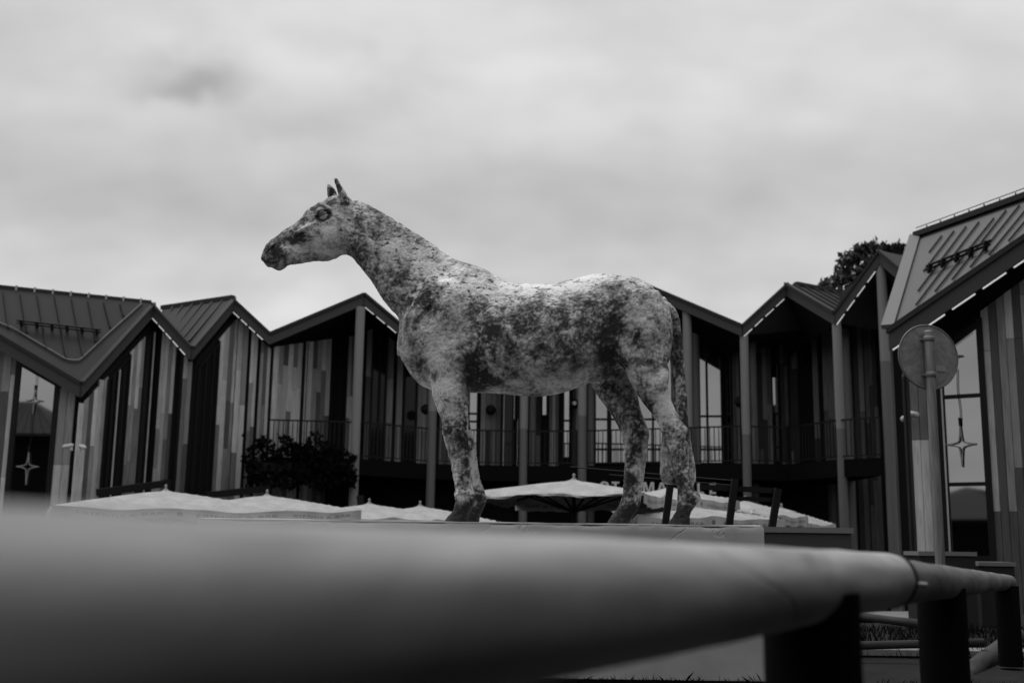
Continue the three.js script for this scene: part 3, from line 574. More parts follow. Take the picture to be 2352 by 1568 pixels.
{
  const pl = (u, d) => { const p = at(u, 1150, d); return [p.x, p.z]; };
  const T = EYE + 1.05, R = EYE + 0.72;
  parasol(...pl(1318, 21), EYE + 1.21, EYE + 0.93, 1.75, 1.3, -0.42, 'largest pale parasol, right of the horse forelegs, its dark ribs showing underneath', 1, [1, 1, 0.15, 0.6]);
  parasol(...pl(378, 22.5), EYE + 0.98, EYE + 0.6, 2.1, 2.0, 0.4, 'pale parasol furthest left, beside the left wing', 2);
  parasol(...pl(612, 24.5), EYE + 1.0, EYE + 0.68, 1.75, 1.75, 0.3, 'pale parasol second from the left', 3);
  parasol(...pl(848, 26), EYE + 0.9, EYE + 0.58, 1.7, 1.5, 0.5, 'small pale parasol under the first gallery column', 4);
  parasol(...pl(965, 26.5), EYE + 0.88, EYE + 0.56, 1.5, 1.4, 0.35, 'small pale parasol just left of the horse forelegs', 5);
  parasol(...pl(1540, 22.5), EYE + 1.17, EYE + 0.95, 0.95, 0.95, 0.5, 'pale parasol behind the two horse hind legs, its lettered valance facing us', 9);
  parasol(...pl(1610, 24), EYE + 1.02, EYE + 0.82, 0.8, 0.8, 0.75, 'pale parasol right of the horse tail, before the first fence post', 10);
  parasol(...pl(1600, 20.5), EYE + 0.72, EYE + 0.56, 1.3, 0.9, 0.12, 'low pale parasol close over the plinth by the last hoof', 6);
  parasol(...pl(1712, 25), EYE + 1.03, EYE + 0.75, 0.95, 0.95, 0.7, 'pale parasol behind the dark fence posts', 7);
  parasol(...pl(1795, 26.5), EYE + 0.94, EYE + 0.62, 0.85, 0.85, 0.6, 'rightmost pale parasol, partly in shade', 8);
}

// ---------------------------------------------------------------- dark fence behind the plinth, low walls, round sign
{
  const d = 9.6, t = thing('metal_fence', 'dark metal fence with leaning posts just behind the plinth', 'fence', [at(1600, 1150, d).x, 0, -d]);
  const o = t.position, rel = p => p.clone().sub(o);
  for (const [u0, v0, u1, v1] of [[1527, 1215, 1541, 1106], [1674, 1215, 1689, 1100], [1773, 1215, 1788, 1122]]) { const a = at(u0, v0, d), b = at(u1, v1, d); const dir = b.clone().sub(a).normalize(); a.addScaledVector(dir, -a.y / dir.y); mesh('post', boxBetween(rel(a), rel(b), 0.055, 0.055), M.black, t); }
  mesh('rail', boxBetween(rel(at(1608, 1118, d + 0.05)), rel(at(1786, 1127, d + 0.05)), 0.03, 0.045), M.black, t);
  mesh('rail', boxBetween(rel(at(1690, 1144, d + 0.05)), rel(at(1786, 1148, d + 0.05)), 0.03, 0.035), M.black, t);
  mesh('wire', tubeBetween(rel(at(1310, 1072, d + 1)), rel(at(1688, 1104, d)), 0.006, 0.006, 5), M.black, t);
  mesh('wire', tubeBetween(rel(at(1400, 1090, d + 1)), rel(at(1688, 1115, d)), 0.005, 0.005, 5), M.black, t);
}
function lowWall(u0, u1, v, d, h, m, label, depth = 0.4) {
  const a = at(u0, v, d), b = at(u1, v, d), t = thing('low_wall', label, 'wall', [(a.x + b.x) / 2, (a.y + b.y) / 2 - h, -d - depth / 2]);
  mesh('wall_body', new THREE.BoxGeometry(b.x - a.x, h - 0.04, depth).translate(0, (h - 0.04) / 2, 0), m, t);
  mesh('coping', new THREE.BoxGeometry(b.x - a.x + 0.03, 0.04, depth + 0.03).translate(0, h - 0.018, 0), grey(0.2, 0.85), t);
}
lowWall(1700, 1955, 1211, 8.4, 1.05, grey(0.07, 0.9), 'low dark wall to the right of the plinth');
lowWall(2113, 2240, 1267, 11.2, 0.9, grey(0.035, 0.9), 'low dark block at the foot of the round sign');
lowWall(2250, 2330, 1291, 11.6, 0.8, grey(0.035, 0.9), 'smaller dark block right of the sign pole');
{
  const d = 10.2, c = at(2133, 820, d), top = at(2128, 770, d), t = thing('round_sign', 'back of a round galvanised traffic sign on a steel pole', 'traffic sign', [top.x, 0, top.z]);
  const R = 0.295, cy = c.y; const galv = grey(0.3, 0.55, { metalness: 0.35, map: noiseTex(256, (u, v) => 0.7 + 0.45 * torus(u, v, 12, 5)) });
  const S = new THREE.Group(); S.name = 'sign_plate'; S.position.set(c.x - top.x, cy, 0.0); S.rotation.y = 0.2; t.add(S);
  mesh('plate', new THREE.CylinderGeometry(R, R, 0.006, 64).rotateX(Math.PI / 2), galv, S);
  mesh('rim', new THREE.TorusGeometry(R, 0.009, 8, 72), grey(0.14, 0.5, { metalness: 0.4 }), S);
  mesh('sticker', new THREE.BoxGeometry(0.098, 0.052, 0.003).translate(0.115, -0.1, 0.006), new THREE.MeshStandardMaterial({ roughness: 0.7, map: canvasTex(128, 64, (g) => { g.fillStyle = '#909090'; g.fillRect(0, 0, 128, 64); g.fillStyle = '#707070'; for (let i = 0; i < 5; i++) g.fillRect(6, 8 + i * 11, i % 2 ? 100 : 114, 4); }) }), S);
  mesh('pole', new THREE.CylinderGeometry(0.041, 0.043, top.y + 0.02, 24).translate(0, (top.y + 0.02) / 2, 0.055), galv, t);
  mesh('pole_cap', new THREE.SphereGeometry(0.041, 20, 8, 0, 6.3, 0, 1.57).scale(1, 0.4, 1).translate(0, top.y + 0.02, 0.055), galv, t);
  for (const y of [cy + 0.16, cy - 0.17]) {
    const b = [new THREE.TorusGeometry(0.046, 0.008, 6, 20, Math.PI).rotateX(Math.PI / 2).scale(1, 3.2, 1).translate(0, y, 0.055), new THREE.BoxGeometry(0.13, 0.04, 0.008).translate(0, y, 0.012)];
    mesh('clamp', mergeGeometries(b), grey(0.2, 0.5, { metalness: 0.5 }), t);
    for (const s of [-1, 1]) mesh('bolt', new THREE.CylinderGeometry(0.011, 0.011, 0.02, 8).rotateX(Math.PI / 2).translate(s * 0.055, y, 0.03), grey(0.25, 0.4, { metalness: 0.6 }), t);
  }
}

// ---------------------------------------------------------------- plinth
const PZ = -7, PF = 6.55;
const plinthTop = at(1100, 1197.5, PF).y;
const plasterBump = noiseTex(512, (u, v) => 0.55 + 0.25 * torus(u, v, 9, 5) - 0.6 * smooth(0.05, 0.0, Math.abs(torus(u, v, 5, 4))) * smooth(0.05, 0.3, torus(u + 0.37, v + 0.2, 3, 2)));
{
  const x0 = at(452, 1190, PF).x, x1 = at(1755, 1204, PF).x, w = x1 - x0, h = plinthTop, dp = 0.95;
  const t = thing('plinth', 'long pale plastered plinth under the horse statue', 'plinth', [(x0 + x1) / 2, 0, -PF - dp / 2]);
  const g = new THREE.BoxGeometry(w, h, dp, 260, 36, 16); g.translate(0, h / 2, 0);
  const p = g.attributes.position;
  for (let i = 0; i < p.count; i++) {
    let x = p.getX(i), y = p.getY(i), z = p.getZ(i);
    const ez = dp / 2 - Math.abs(z), ey = h - y, ex = w / 2 - Math.abs(x);
    const chip = 0.005 + 0.012 * clamp(0.5 + 1.4 * fbm(x * 7, 3, z * 7, 3));
    if (ey < 1e-4 && ez < 1e-4) { y -= chip * 0.8; z -= Math.sign(z) * chip; }
    if (ey < 1e-4 && ex < 1e-4) y -= 0.01;
    y += 0.006 * fbm(x * 3, y * 2, z * 3, 3) * smooth(0.4, 0, ey);
    z += 0.004 * fbm(x * 2.2, y * 2.2, 5, 4);
    p.setXYZ(i, x, y, z);
  }
  const uv = g.attributes.uv; for (let i = 0; i < uv.count; i++) uv.setXY(i, p.getX(i) * 0.9, (p.getY(i) + p.getZ(i)) * 0.9);
  g.computeVertexNormals();
  mesh('block', g, grey(0.52, 0.9, { map: noiseTex(512, (u, v) => 0.86 + 0.22 * torus(u, v, 5, 5)), bumpMap: plasterBump, bumpScale: 0.006 }), t);
  mesh('top_edge', new THREE.BoxGeometry(w - 0.01, 0.006, 0.05).translate(0, h - 0.006, dp / 2 - 0.03), grey(0.6, 0.9), t);
}

// ---------------------------------------------------------------- the horse statue: one continuous surface meshed from a field
{
  const z1 = (x, y) => [574.2 + x * 0.29297, 390.5 + y * 0.29297], z7 = (x, y) => [574.2 + x * 0.14649, 401.95 + y * 0.14649];
  const z2 = (x, y) => [1033.6 + x * 0.27468, 602.9 + y * 0.27468], z3 = (x, y) => [918.75 + x * 0.31738, 832.6 + y * 0.31738];
  const z0 = (x, y) => [x, y];
  const X0 = at(1100, 1000, 7).x;
  const loc = (p, zc = 0) => { const q = at(p[0], p[1], 7 - zc); return [q.x - X0, q.y - plinthTop]; };      // side-view point -> metres on the statue
  const lo = loc([592, 540]), hi = loc([1612, 398]);
  const pos0 = [], idx0 = [];
  function build(H, x0, x1, y0, y1, zr, keep) {                // meshes the field on a grid of cells H wide
  const ox = x0, oy = y0, oz = -zr, nx = Math.ceil((x1 - x0) / H), ny = Math.ceil((y1 - y0) / H), nz = Math.ceil(2 * zr / H);
  // a limb: cross-sections given by their two outline points in side view, half width and sideways offset
  function limb(secs, o = {}) {
    const S = secs.map(([a, b, hb, zc = o.zc ?? 0]) => { const A = loc(a, zc), B = loc(b, zc); return [A[0], A[1], B[0], B[1], hb, zc]; });
    const K = o.k ?? 6, D = [];
    for (let i = 0; i < S.length - 1; i++) for (let k = 0; k < K + (i === S.length - 2 ? 1 : 0); k++) {
      const t = k / K, p0 = S[Math.max(0, i - 1)], p1 = S[i], p2 = S[i + 1], p3 = S[Math.min(S.length - 1, i + 2)];
      D.push(p1.map((_, c) => 0.5 * (2 * p1[c] + (p2[c] - p0[c]) * t + (2 * p0[c] - 5 * p1[c] + 4 * p2[c] - p3[c]) * t * t + (3 * p1[c] - p0[c] - 3 * p2[c] + p3[c]) * t * t * t)));
    }
    const n = D.length, C = D.map(d => { const dx = d[0] - d[2], dy = d[1] - d[3], l = Math.hypot(dx, dy) || 1e-6; return { x: (d[0] + d[2]) / 2, y: (d[1] + d[3]) / 2, a: l / 2, nx: dx / l, ny: dy / l, b: d[4], zc: d[5] }; });
    let bx0 = 1e9, bx1 = -1e9, by0 = 1e9, by1 = -1e9;
    for (const d of D) { bx0 = Math.min(bx0, d[0], d[2]); bx1 = Math.max(bx1, d[0], d[2]); by0 = Math.min(by0, d[1], d[3]); by1 = Math.max(by1, d[1], d[3]); }
    const mg = 0.07, i0 = Math.max(0, Math.floor((bx0 - mg - ox) / H)), i1 = Math.min(nx - 1, Math.ceil((bx1 + mg - ox) / H)), j0 = Math.max(0, Math.floor((by0 - mg - oy) / H)), j1 = Math.min(ny - 1, Math.ceil((by1 + mg - oy) / H));
    if (i1 < i0 || j1 < j0) return { i0: 1, i1: 0, j0: 1, j1: 0 };
    const w = i1 - i0 + 1, h = j1 - j0 + 1, T = new Float32Array(w * h * 5);      // U, a, b, zc, overflow per node of the side view
    // orientation of the section normals along the limb
    const mxy = C.map((c, i) => { let mx = -c.ny, my = c.nx; const p = C[Math.max(0, i - 1)], q = C[Math.min(n - 1, i + 1)]; if (mx * (q.x - p.x) + my * (q.y - p.y) < 0) { mx = -mx; my = -my; } return [mx, my]; });
    for (let j = 0; j < h; j++) for (let i = 0; i < w; i++) {
      const x = ox + (i0 + i) * H, y = oy + (j0 + j) * H, o5 = (j * w + i) * 5;
      let best = 1e9, bt = null, gp = 0;
      for (let k = 0; k < n; k++) {
        const c = C[k], g = (x - c.x) * mxy[k][0] + (y - c.y) * mxy[k][1];
        if (k === 0 && g < 0) { const U = (x - c.x) * c.nx + (y - c.y) * c.ny, q = Math.abs(U) / c.a - g / (o.cap0 ?? 0.04); if (q < best) { best = q; bt = [U, c.a, c.b, c.zc, -g / (o.cap0 ?? 0.04)]; } }
        if (k === n - 1 && g > 0) { const U = (x - c.x) * c.nx + (y - c.y) * c.ny, q = Math.abs(U) / c.a + g / (o.cap1 ?? 0.04); if (q < best) { best = q; bt = [U, c.a, c.b, c.zc, g / (o.cap1 ?? 0.04)]; } }
        if (k > 0 && gp >= 0 && g < 0) {
          const c0 = C[k - 1], t = gp / (gp - g), L = (p, q) => p + (q - p) * t;
          const cx = L(c0.x, c.x), cy = L(c0.y, c.y), a = L(c0.a, c.a), NX = L(c0.nx, c.nx), NY = L(c0.ny, c.ny), U = (x - cx) * NX + (y - cy) * NY, q = Math.abs(U) / a;
          if (q < best) { best = q; bt = [U, a, L(c0.b, c.b), L(c0.zc, c.zc), 0]; }
        }
        gp = g;
      }
      if (!bt) bt = [9, 0.1, 0.1, 0, 9];
      T.set(bt, o5);
    }
    return { i0, i1, j0, j1, w, T, egg: o.egg ?? 0, pw: o.pw ?? 1, cap0: o.cap0 ?? 0.04, k: o.blend ?? 0.04, step: o.step };
  }
  const ev = (l, i, j, z) => {
    if (i < l.i0 || i > l.i1 || j < l.j0 || j > l.j1) return 1;
    const q = ((j - l.j0) * l.w + i - l.i0) * 5, T = l.T, U = T[q], a = T[q + 1], w = T[q + 4];
    const t = U / a, tc = t < -1 ? -1 : t > 1 ? 1 : t, b = T[q + 2] * (1 + l.egg * tc), Z = z - T[q + 3];
    const e0 = t * t, e1 = (Z / b) * (Z / b), e2 = w * w;
    const k0 = Math.sqrt(e0 + e1 + e2); if (k0 < 1e-4) return -Math.min(a, b);
    const k1 = Math.sqrt(e0 / (a * a) + e1 / (b * b) + e2 / (0.0016));
    return k0 * (k0 - 1) / k1;
  };
  const smin = (a, b, k) => { const h = k - Math.abs(a - b); return (a < b ? a : b) - (h > 0 ? h * h / (4 * k) : 0); };
  const smax = (a, b, k) => -smin(-a, -b, k);

  const torso = limb([
    [z0(958, 690), z0(921, 812), 0.12], [z0(1004, 655), z0(944, 862), 0.19], [z0(1045, 625), z0(985, 893), 0.225], [z0(1095, 617), z0(1040, 899), 0.245], [z0(1148, 644), z0(1095, 901), 0.26],
    [z0(1190, 653), z0(1150, 903), 0.28], [z0(1255, 653), z0(1233, 909.5), 0.29], [z0(1308, 643.5), z0(1296, 900), 0.285], [z0(1350, 634), z0(1345, 882), 0.275],
    [z0(1385, 630), z0(1385, 868), 0.268], [z0(1424, 635), z0(1430, 850), 0.258], [z0(1468, 651), z0(1478, 850), 0.24], [z0(1506, 674), z0(1515, 850), 0.2], [z0(1532, 704), z0(1536, 830), 0.13], [z0(1540, 730), z0(1541, 790), 0.07]], { egg: -0.1, cap0: 0.035, cap1: 0.012, k: 8 });
  const neck = limb([
    [z1(770, 226), z1(735, 655), 0.078], [z1(870, 248), z1(790, 676), 0.085], [z1(960, 290), z1(832, 722), 0.088], [z1(1120, 380), z1(895, 798), 0.095], [z1(1250, 463), z1(960, 885), 0.105],
    [z1(1420, 570), z1(1020, 983), 0.118], [z1(1570, 680), z1(1090, 1080), 0.137], [z1(1700, 736), z1(1160, 1152), 0.16], [z1(1860, 816), z1(1183, 1250), 0.18], [z1(1960, 880), z1(1175, 1330), 0.18], [z1(1990, 960), z1(1180, 1420), 0.16]], { egg: -0.28, cap0: 0.03, cap1: 0.03 });
  const head = limb([
    [z7(187, 1280), z7(210, 1360), 0.03], [z7(203, 1222), z7(262, 1436), 0.046], [z7(222, 1165), z7(330, 1450), 0.058], [z7(258, 1098), z7(440, 1494), 0.064], [z7(330, 1022), z7(530, 1462), 0.066], [z7(400, 970), z7(600, 1412), 0.06], [z7(560, 850), z7(760, 1395), 0.06], [z7(690, 770), z7(980, 1352), 0.068],
    [z7(790, 685), z7(1180, 1347), 0.08], [z7(852, 612), z7(1340, 1308), 0.092], [z7(900, 545), z7(1440, 1250), 0.1], [z7(1000, 480), z7(1540, 1205), 0.107], [z7(1170, 392), z7(1612, 1130), 0.102], [z7(1330, 330), z7(1650, 950), 0.09], [z7(1500, 340), z7(1665, 760), 0.075]], { egg: 0.12, cap0: 0.008, cap1: 0.03 });
  const nh = limb([
    [z2(1240, 380), z2(1800, 360), 0.10, 0.10], [z0(1388, 750), z0(1541, 740), 0.125, 0.125], [z0(1402, 795), z0(1539, 800), 0.122, 0.14], [z3(1600, 0), z3(1934, 0), 0.105, 0.15], [z3(1650, 110), z3(1925, 110), 0.09, 0.155], [z3(1722, 235), z3(1952, 240), 0.075, 0.155], [z3(1798, 338), z3(1992, 338), 0.062, 0.155],
    [z3(1862, 425), z3(2040, 430), 0.056, 0.155], [z3(1892, 500), z3(2084, 490), 0.058, 0.155], [z3(1915, 570), z3(2086, 560), 0.056, 0.155], [z3(1940, 640), z3(2084, 640), 0.048, 0.155], [z3(1958, 710), z3(2088, 715), 0.043, 0.155], [z3(1985, 810), z3(2109, 810), 0.041, 0.155], [z3(2005, 890), z3(2126, 895), 0.043, 0.155],
    [z3(2008, 960), z3(2138, 970), 0.049, 0.155], [z3(2008, 1020), z3(2145, 1025), 0.051, 0.155], [z3(1998, 1072), z3(2118, 1066), 0.046, 0.155], [z3(1975, 1115), z3(2101, 1105), 0.052, 0.155], [z3(1945, 1165), z3(2100, 1165), 0.062, 0.155], [z3(1940, 1200), z3(2104, 1200), 0.066, 0.155]], { cap0: 0.06, cap1: 0.03, blend: 0.05 });
  const fh = limb([
    [z3(1400, 20), z3(1660, 0), 0.1, -0.13], [z3(1382, 90), z3(1690, 80), 0.1, -0.14], [z3(1394, 180), z3(1712, 160), 0.09, -0.145], [z3(1442, 255), z3(1722, 240), 0.078, -0.15], [z3(1510, 345), z3(1742, 340), 0.068, -0.155],
    [z3(1562, 432), z3(1776, 430), 0.06, -0.155], [z3(1600, 515), z3(1806, 505), 0.058, -0.155], [z3(1617, 595), z3(1796, 590), 0.053, -0.155], [z3(1628, 680), z3(1783, 690), 0.045, -0.155], [z3(1625, 770), z3(1773, 770), 0.042, -0.155], [z3(1620, 860), z3(1761, 860), 0.042, -0.155],
    [z3(1612, 945), z3(1749, 945), 0.046, -0.155], [z3(1598, 1005), z3(1738, 1022), 0.05, -0.155], [z3(1565, 1065), z3(1712, 1080), 0.048, -0.155], [z3(1530, 1112), z3(1680, 1118), 0.053, -0.155], [z3(1497, 1165), z3(1656, 1165), 0.063, -0.155], [z3(1488, 1200), z3(1650, 1200), 0.066, -0.155]], { cap0: 0.05, cap1: 0.03, blend: 0.045 });
  const nf = limb([
    [z3(90, -230), z3(500, -260), 0.075, 0.135], [z3(110, -120), z3(530, -130), 0.095, 0.135], [z3(165, -20), z3(527, -20), 0.1, 0.14], [z3(215, 80), z3(526, 75), 0.092, 0.145], [z3(228, 165), z3(508, 155), 0.08, 0.15], [z3(238, 255), z3(498, 250), 0.07, 0.15], [z3(272, 345), z3(494, 345), 0.062, 0.15],
    [z3(304, 425), z3(492, 425), 0.058, 0.15], [z3(314, 505), z3(493, 505), 0.058, 0.15], [z3(322, 575), z3(495, 575), 0.054, 0.15], [z3(340, 640), z3(497, 645), 0.047, 0.15], [z3(365, 720), z3(502, 720), 0.044, 0.15], [z3(382, 810), z3(511, 810), 0.042, 0.15], [z3(396, 890), z3(522, 890), 0.044, 0.15],
    [z3(402, 960), z3(538, 960), 0.049, 0.15], [z3(400, 1020), z3(536, 1020), 0.05, 0.15], [z3(382, 1070), z3(508, 1070), 0.047, 0.15], [z3(347, 1110), z3(492, 1105), 0.053, 0.15], [z3(316, 1152), z3(486, 1155), 0.062, 0.15], [z3(306, 1190), z3(484, 1190), 0.066, 0.15]], { cap0: 0.05, cap1: 0.03, blend: 0.045 });
  const ff = limb([
    [z3(250, 60), z3(470, 60), 0.08, -0.14], [z3(285, 200), z3(480, 200), 0.075, -0.15], [z3(322, 390), z3(494, 390), 0.06, -0.15], [z3(355, 480), z3(514, 480), 0.058, -0.15], [z3(378, 560), z3(540, 560), 0.056, -0.15], [z3(398, 650), z3(554, 650), 0.049, -0.15], [z3(424, 740), z3(561, 740), 0.044, -0.15], [z3(452, 840), z3(580, 840), 0.043, -0.15],
    [z3(474, 900), z3(601, 900), 0.045, -0.15], [z3(488, 960), z3(622, 962), 0.05, -0.15], [z3(492, 1010), z3(624, 1008), 0.05, -0.15], [z3(484, 1060), z3(602, 1058), 0.047, -0.15], [z3(470, 1105), z3(583, 1100), 0.053, -0.15], [z3(448, 1155), z3(573, 1155), 0.062, -0.15], [z3(440, 1190), z3(572, 1190), 0.066, -0.15]], { cap0: 0.06, cap1: 0.03, blend: 0.045 });
  const tail = limb([
    [z2(1760, 330), z2(1815, 322), 0.035], [z2(1810, 400), z2(1885, 392), 0.045], [z2(1850, 490), z2(1919, 480), 0.05], [z2(1852, 600), z2(1936, 600), 0.055], [z2(1848, 720), z2(1946, 720), 0.058], [z2(1846, 850), z2(1957, 850), 0.06], [z2(1852, 980), z2(1968, 980), 0.06], [z2(1862, 1130), z2(1981, 1130), 0.058],
    [z3(1930, 330), z3(2081, 330), 0.056], [z3(1908, 430), z3(2088, 430), 0.054], [z3(1893, 560), z3(2102, 560), 0.054], [z3(1886, 700), z3(2129, 700), 0.052], [z3(1881, 800), z3(2141, 800), 0.048], [z3(1893, 850), z3(2140, 850), 0.044], [z3(1912, 876), z3(2136, 876), 0.038]], { cap0: 0.03, cap1: 0.006, blend: 0.02 });
  const earN = limb([[z7(1405, 430), z7(1575, 480), 0.03, 0.055], [z7(1388, 345), z7(1552, 370), 0.032, 0.06], [z7(1368, 265), z7(1500, 270), 0.029, 0.064], [z7(1345, 180), z7(1450, 198), 0.024, 0.066], [z7(1320, 110), z7(1402, 120), 0.018, 0.066], [z7(1314, 70), z7(1372, 62), 0.012, 0.066]], { cap0: 0.02, cap1: 0.006, blend: 0.012 });
  const earF = limb([[z7(1225, 400), z7(1385, 400), 0.03, -0.05], [z7(1215, 330), z7(1372, 330), 0.032, -0.056], [z7(1207, 255), z7(1347, 255), 0.028, -0.06], [z7(1205, 195), z7(1303, 195), 0.022, -0.062], [z7(1207, 155), z7(1250, 150), 0.012, -0.062]], { cap0: 0.02, cap1: 0.006, blend: 0.012 });

  // muscles, hollows and features: ellipsoids (c, radii along an angle, width) and bars, mirrored on both flanks unless one side is named
  const mods = [];
  const ell = (p, ru, rv, ang, zc, rz, k, sign) => { const c = loc(p), s = 7 / F; mods.push({ x: c[0], y: c[1], ca: Math.cos(ang), sa: Math.sin(ang), a: ru * s, b: rv * s, zc, c: rz, k, sign, R: Math.max(ru, rv) * s + 0.05 }); };
  const bar = (p, q, r, zc, k, sign, zq = zc) => { const a = loc(p), b = loc(q); mods.push({ bar: 1, x: a[0], y: a[1], dx: b[0] - a[0], dy: b[1] - a[1], r, zc, dz: zq - zc, k, sign, R: Math.hypot(b[0] - a[0], b[1] - a[1]) + r + 0.05, l2: (b[0] - a[0]) ** 2 + (b[1] - a[1]) ** 2 + (zq - zc) ** 2 }); };
  ell(z0(1002, 740), 62, 92, -0.55, 0.165, 0.095, 0.04, 1);      // shoulder
  ell(z0(1052, 822), 40, 55, 0.5, 0.18, 0.088, 0.03, 1);      // triceps
  ell(z0(950, 802), 28, 44, -0.2, 0.095, 0.085, 0.03, 1);        // breast
  ell(z0(1238, 790), 150, 80, 0, 0.215, 0.085, 0.05, 1);        // ribs
  ell(z0(1462, 735), 62, 92, 0.15, 0.17, 0.115, 0.04, 1);         // thigh
  ell(z0(1397, 672), 26, 22, 0.2, 0.19, 0.055, 0.035, 1);       // hip
  ell(z0(1432, 822), 22, 30, 0.5, 0.2, 0.05, 0.025, 1);         // stifle
  ell(z0(1392, 775), 20, 66, 0.1, 0.32, 0.075, 0.035, -1);       // flank hollow
  bar(z0(1096, 760), z0(1085, 885), 0.026, 0.285, 0.03, -1);   // behind the elbow
  bar(z0(1502, 720), z0(1512, 850), 0.008, 0.268, 0.03, -1);    // between the thigh muscles
  bar(z0(868, 600), z0(968, 735), 0.012, 0.125, 0.03, -1, 0.17); // jugular groove
  bar(z0(1040, 660), z0(960, 770), 0.018, 0.235, 0.03, -1, 0.235); // front of the shoulder blade
  bar(z0(900, 520), z0(1010, 640), 0.012, 0.1, 0.03, -1, 0.17);  // under the crest
  ell(z7(1370, 930), 42, 41, 0, 0.06, 0.062, 0.012, 1);        // cheek
  bar(z7(1668, 640), z7(1684, 1000), 0.02, 0.105, 0.014, -1); bar(z7(1684, 1000), z7(1600, 1180), 0.016, 0.1, 0.014, -1);
  bar(z7(760, 950), z7(1250, 730), 0.011, 0.078, 0.02, 1, 0.1); // facial crest
  bar(z7(580, 1085), z7(940, 985), 0.022, 0.086, 0.012, -1, 0.102); // hollow under it
  bar(z7(930, 930), z7(1090, 1190), 0.014, 0.104, 0.012, -1, 0.1);
  ell(z7(520, 1230), 17, 12, -0.3, 0.05, 0.024, 0.014, 1);
  ell(z7(335, 1195), 9, 14, -0.45, 0.075, 0.03, 0.006, -1);    // nostril
  bar(z7(280, 1250), z7(420, 1110), 0.007, 0.068, 0.01, 1);
  bar(z7(225, 1380), z7(520, 1345), 0.007, 0.064, 0.008, -1, 0.07); bar(z7(480, 1250), z7(570, 1330), 0.007, 0.076, 0.01, -1); bar(z7(430, 1110), z7(480, 1230), 0.008, 0.077, 0.012, -1); // mouth
  ell(z7(1290, 440), 9, 8, 0, 0.095, 0.02, 0.01, -1);           // temple
  bar(z7(1010, 610), z7(1130, 535), 0.013, 0.106, 0.01, 1); bar(z7(1130, 535), z7(1290, 610), 0.013, 0.11, 0.01, 1); // brow
  ell(z7(1158, 638), 15, 11, 0.15, 0.122, 0.024, 0.005, -1);    // eye socket
  bar(z7(1050, 715), z7(1290, 650), 0.007, 0.108, 0.008, 1);    // lower lid
  ell(z7(1150, 638), 10.5, 10.5, 0, 0.1, 0.03, 0.001, 1);      // eyeball
  ell(z7(1440, 300), 5, 22, -0.25, 0.098, 0.016, 0.006, -1); ell(z7(1420, 390), 6, 10, 0, 0.1, 0.02, 0.006, -1);          // ear cups
  ell(z7(1262, 270), 6, 18, -0.2, -0.03, 0.018, 0.006, -1);
  ell(z3(402, 508), 27, 20, 0.1, 0.15, 0.066, 0.014, 1); ell(z3(430, 470), 18, 12, 0, 0.15, 0.064, 0.012, 1);          // knee
  ell(z3(1992, 520), 21, 20, 0.3, 0.16, 0.064, 0.014, 1);      // hock
  ell(z3(470, 965), 22, 14, 0, 0.15, 0.057, 0.012, 1); ell(z3(2075, 980), 22, 15, 0, 0.155, 0.058, 0.012, 1);            // fetlocks
  ell(z3(370, 250), 24, 46, 0.1, 0.165, 0.068, 0.02, 1); ell(z3(1850, 170), 20, 42, -0.35, 0.17, 0.072, 0.02, 1);          // forearm, gaskin
  bar(z3(448, 580), z3(462, 900), 0.011, 0.2, 0.012, -1); bar(z3(2040, 590), z3(2072, 900), 0.011, 0.203, 0.012, -1); bar(z3(1950, 300), z3(2030, 450), 0.012, 0.215, 0.016, -1);   // tendons
  bar(z3(300, 1118), z3(500, 1098), 0.006, 0.206, 0.01, -1); bar(z3(1960, 1130), z3(2100, 1112), 0.006, 0.21, 0.01, -1);   // coronets
  for (let i = 0; i < 9; i++) bar(z2(1862 + i * 11, 520 + i * 20), z3(1905 + i * 26, 860), 0.005, 0.062 - Math.abs(i - 4) * 0.006, 0.012, -1);   // strands of the tail

  const G = new Float32Array(nx * ny * nz).fill(1);
  const id = (i, j, k) => (k * ny + j) * nx + i;
  const limbs = [[torso, 0.07], [neck, 0.07], [head, 0.022], [nh, 0.05], [fh, 0.045], [nf, 0.04], [ff, 0.04], [tail, 0.015], [earN, 0.012], [earF, 0.012]];
  for (let j = 0; j < ny; j++) for (let i = 0; i < nx; i++) {
    const act = []; let zl = 9, zh = -9;
    for (const [l, kb] of limbs) {
      if (i < l.i0 || i > l.i1 || j < l.j0 || j > l.j1) continue;
      const q = ((j - l.j0) * l.w + i - l.i0) * 5, T = l.T, t = T[q] / T[q + 1];
      if ((Math.abs(t) - 1) * T[q + 1] > 0.07 || T[q + 4] > 2.4) continue;
      const b = T[q + 2] * (1 + l.egg * clamp(t, -1, 1));
      act.push([l, kb]); zl = Math.min(zl, T[q + 3] - b - 0.03); zh = Math.max(zh, T[q + 3] + b + 0.03);
    }
    if (!act.length) continue;
    const x = ox + i * H, y = oy + j * H;
    const near = mods.filter(m => { const mx = m.bar ? m.x + m.dx / 2 : m.x, my = m.bar ? m.y + m.dy / 2 : m.y; return Math.abs(x - mx) < m.R && Math.abs(y - my) < m.R; });
    const k0z = Math.max(0, Math.floor((zl - oz) / H)), k1z = Math.min(nz - 1, Math.ceil((zh - oz) / H));
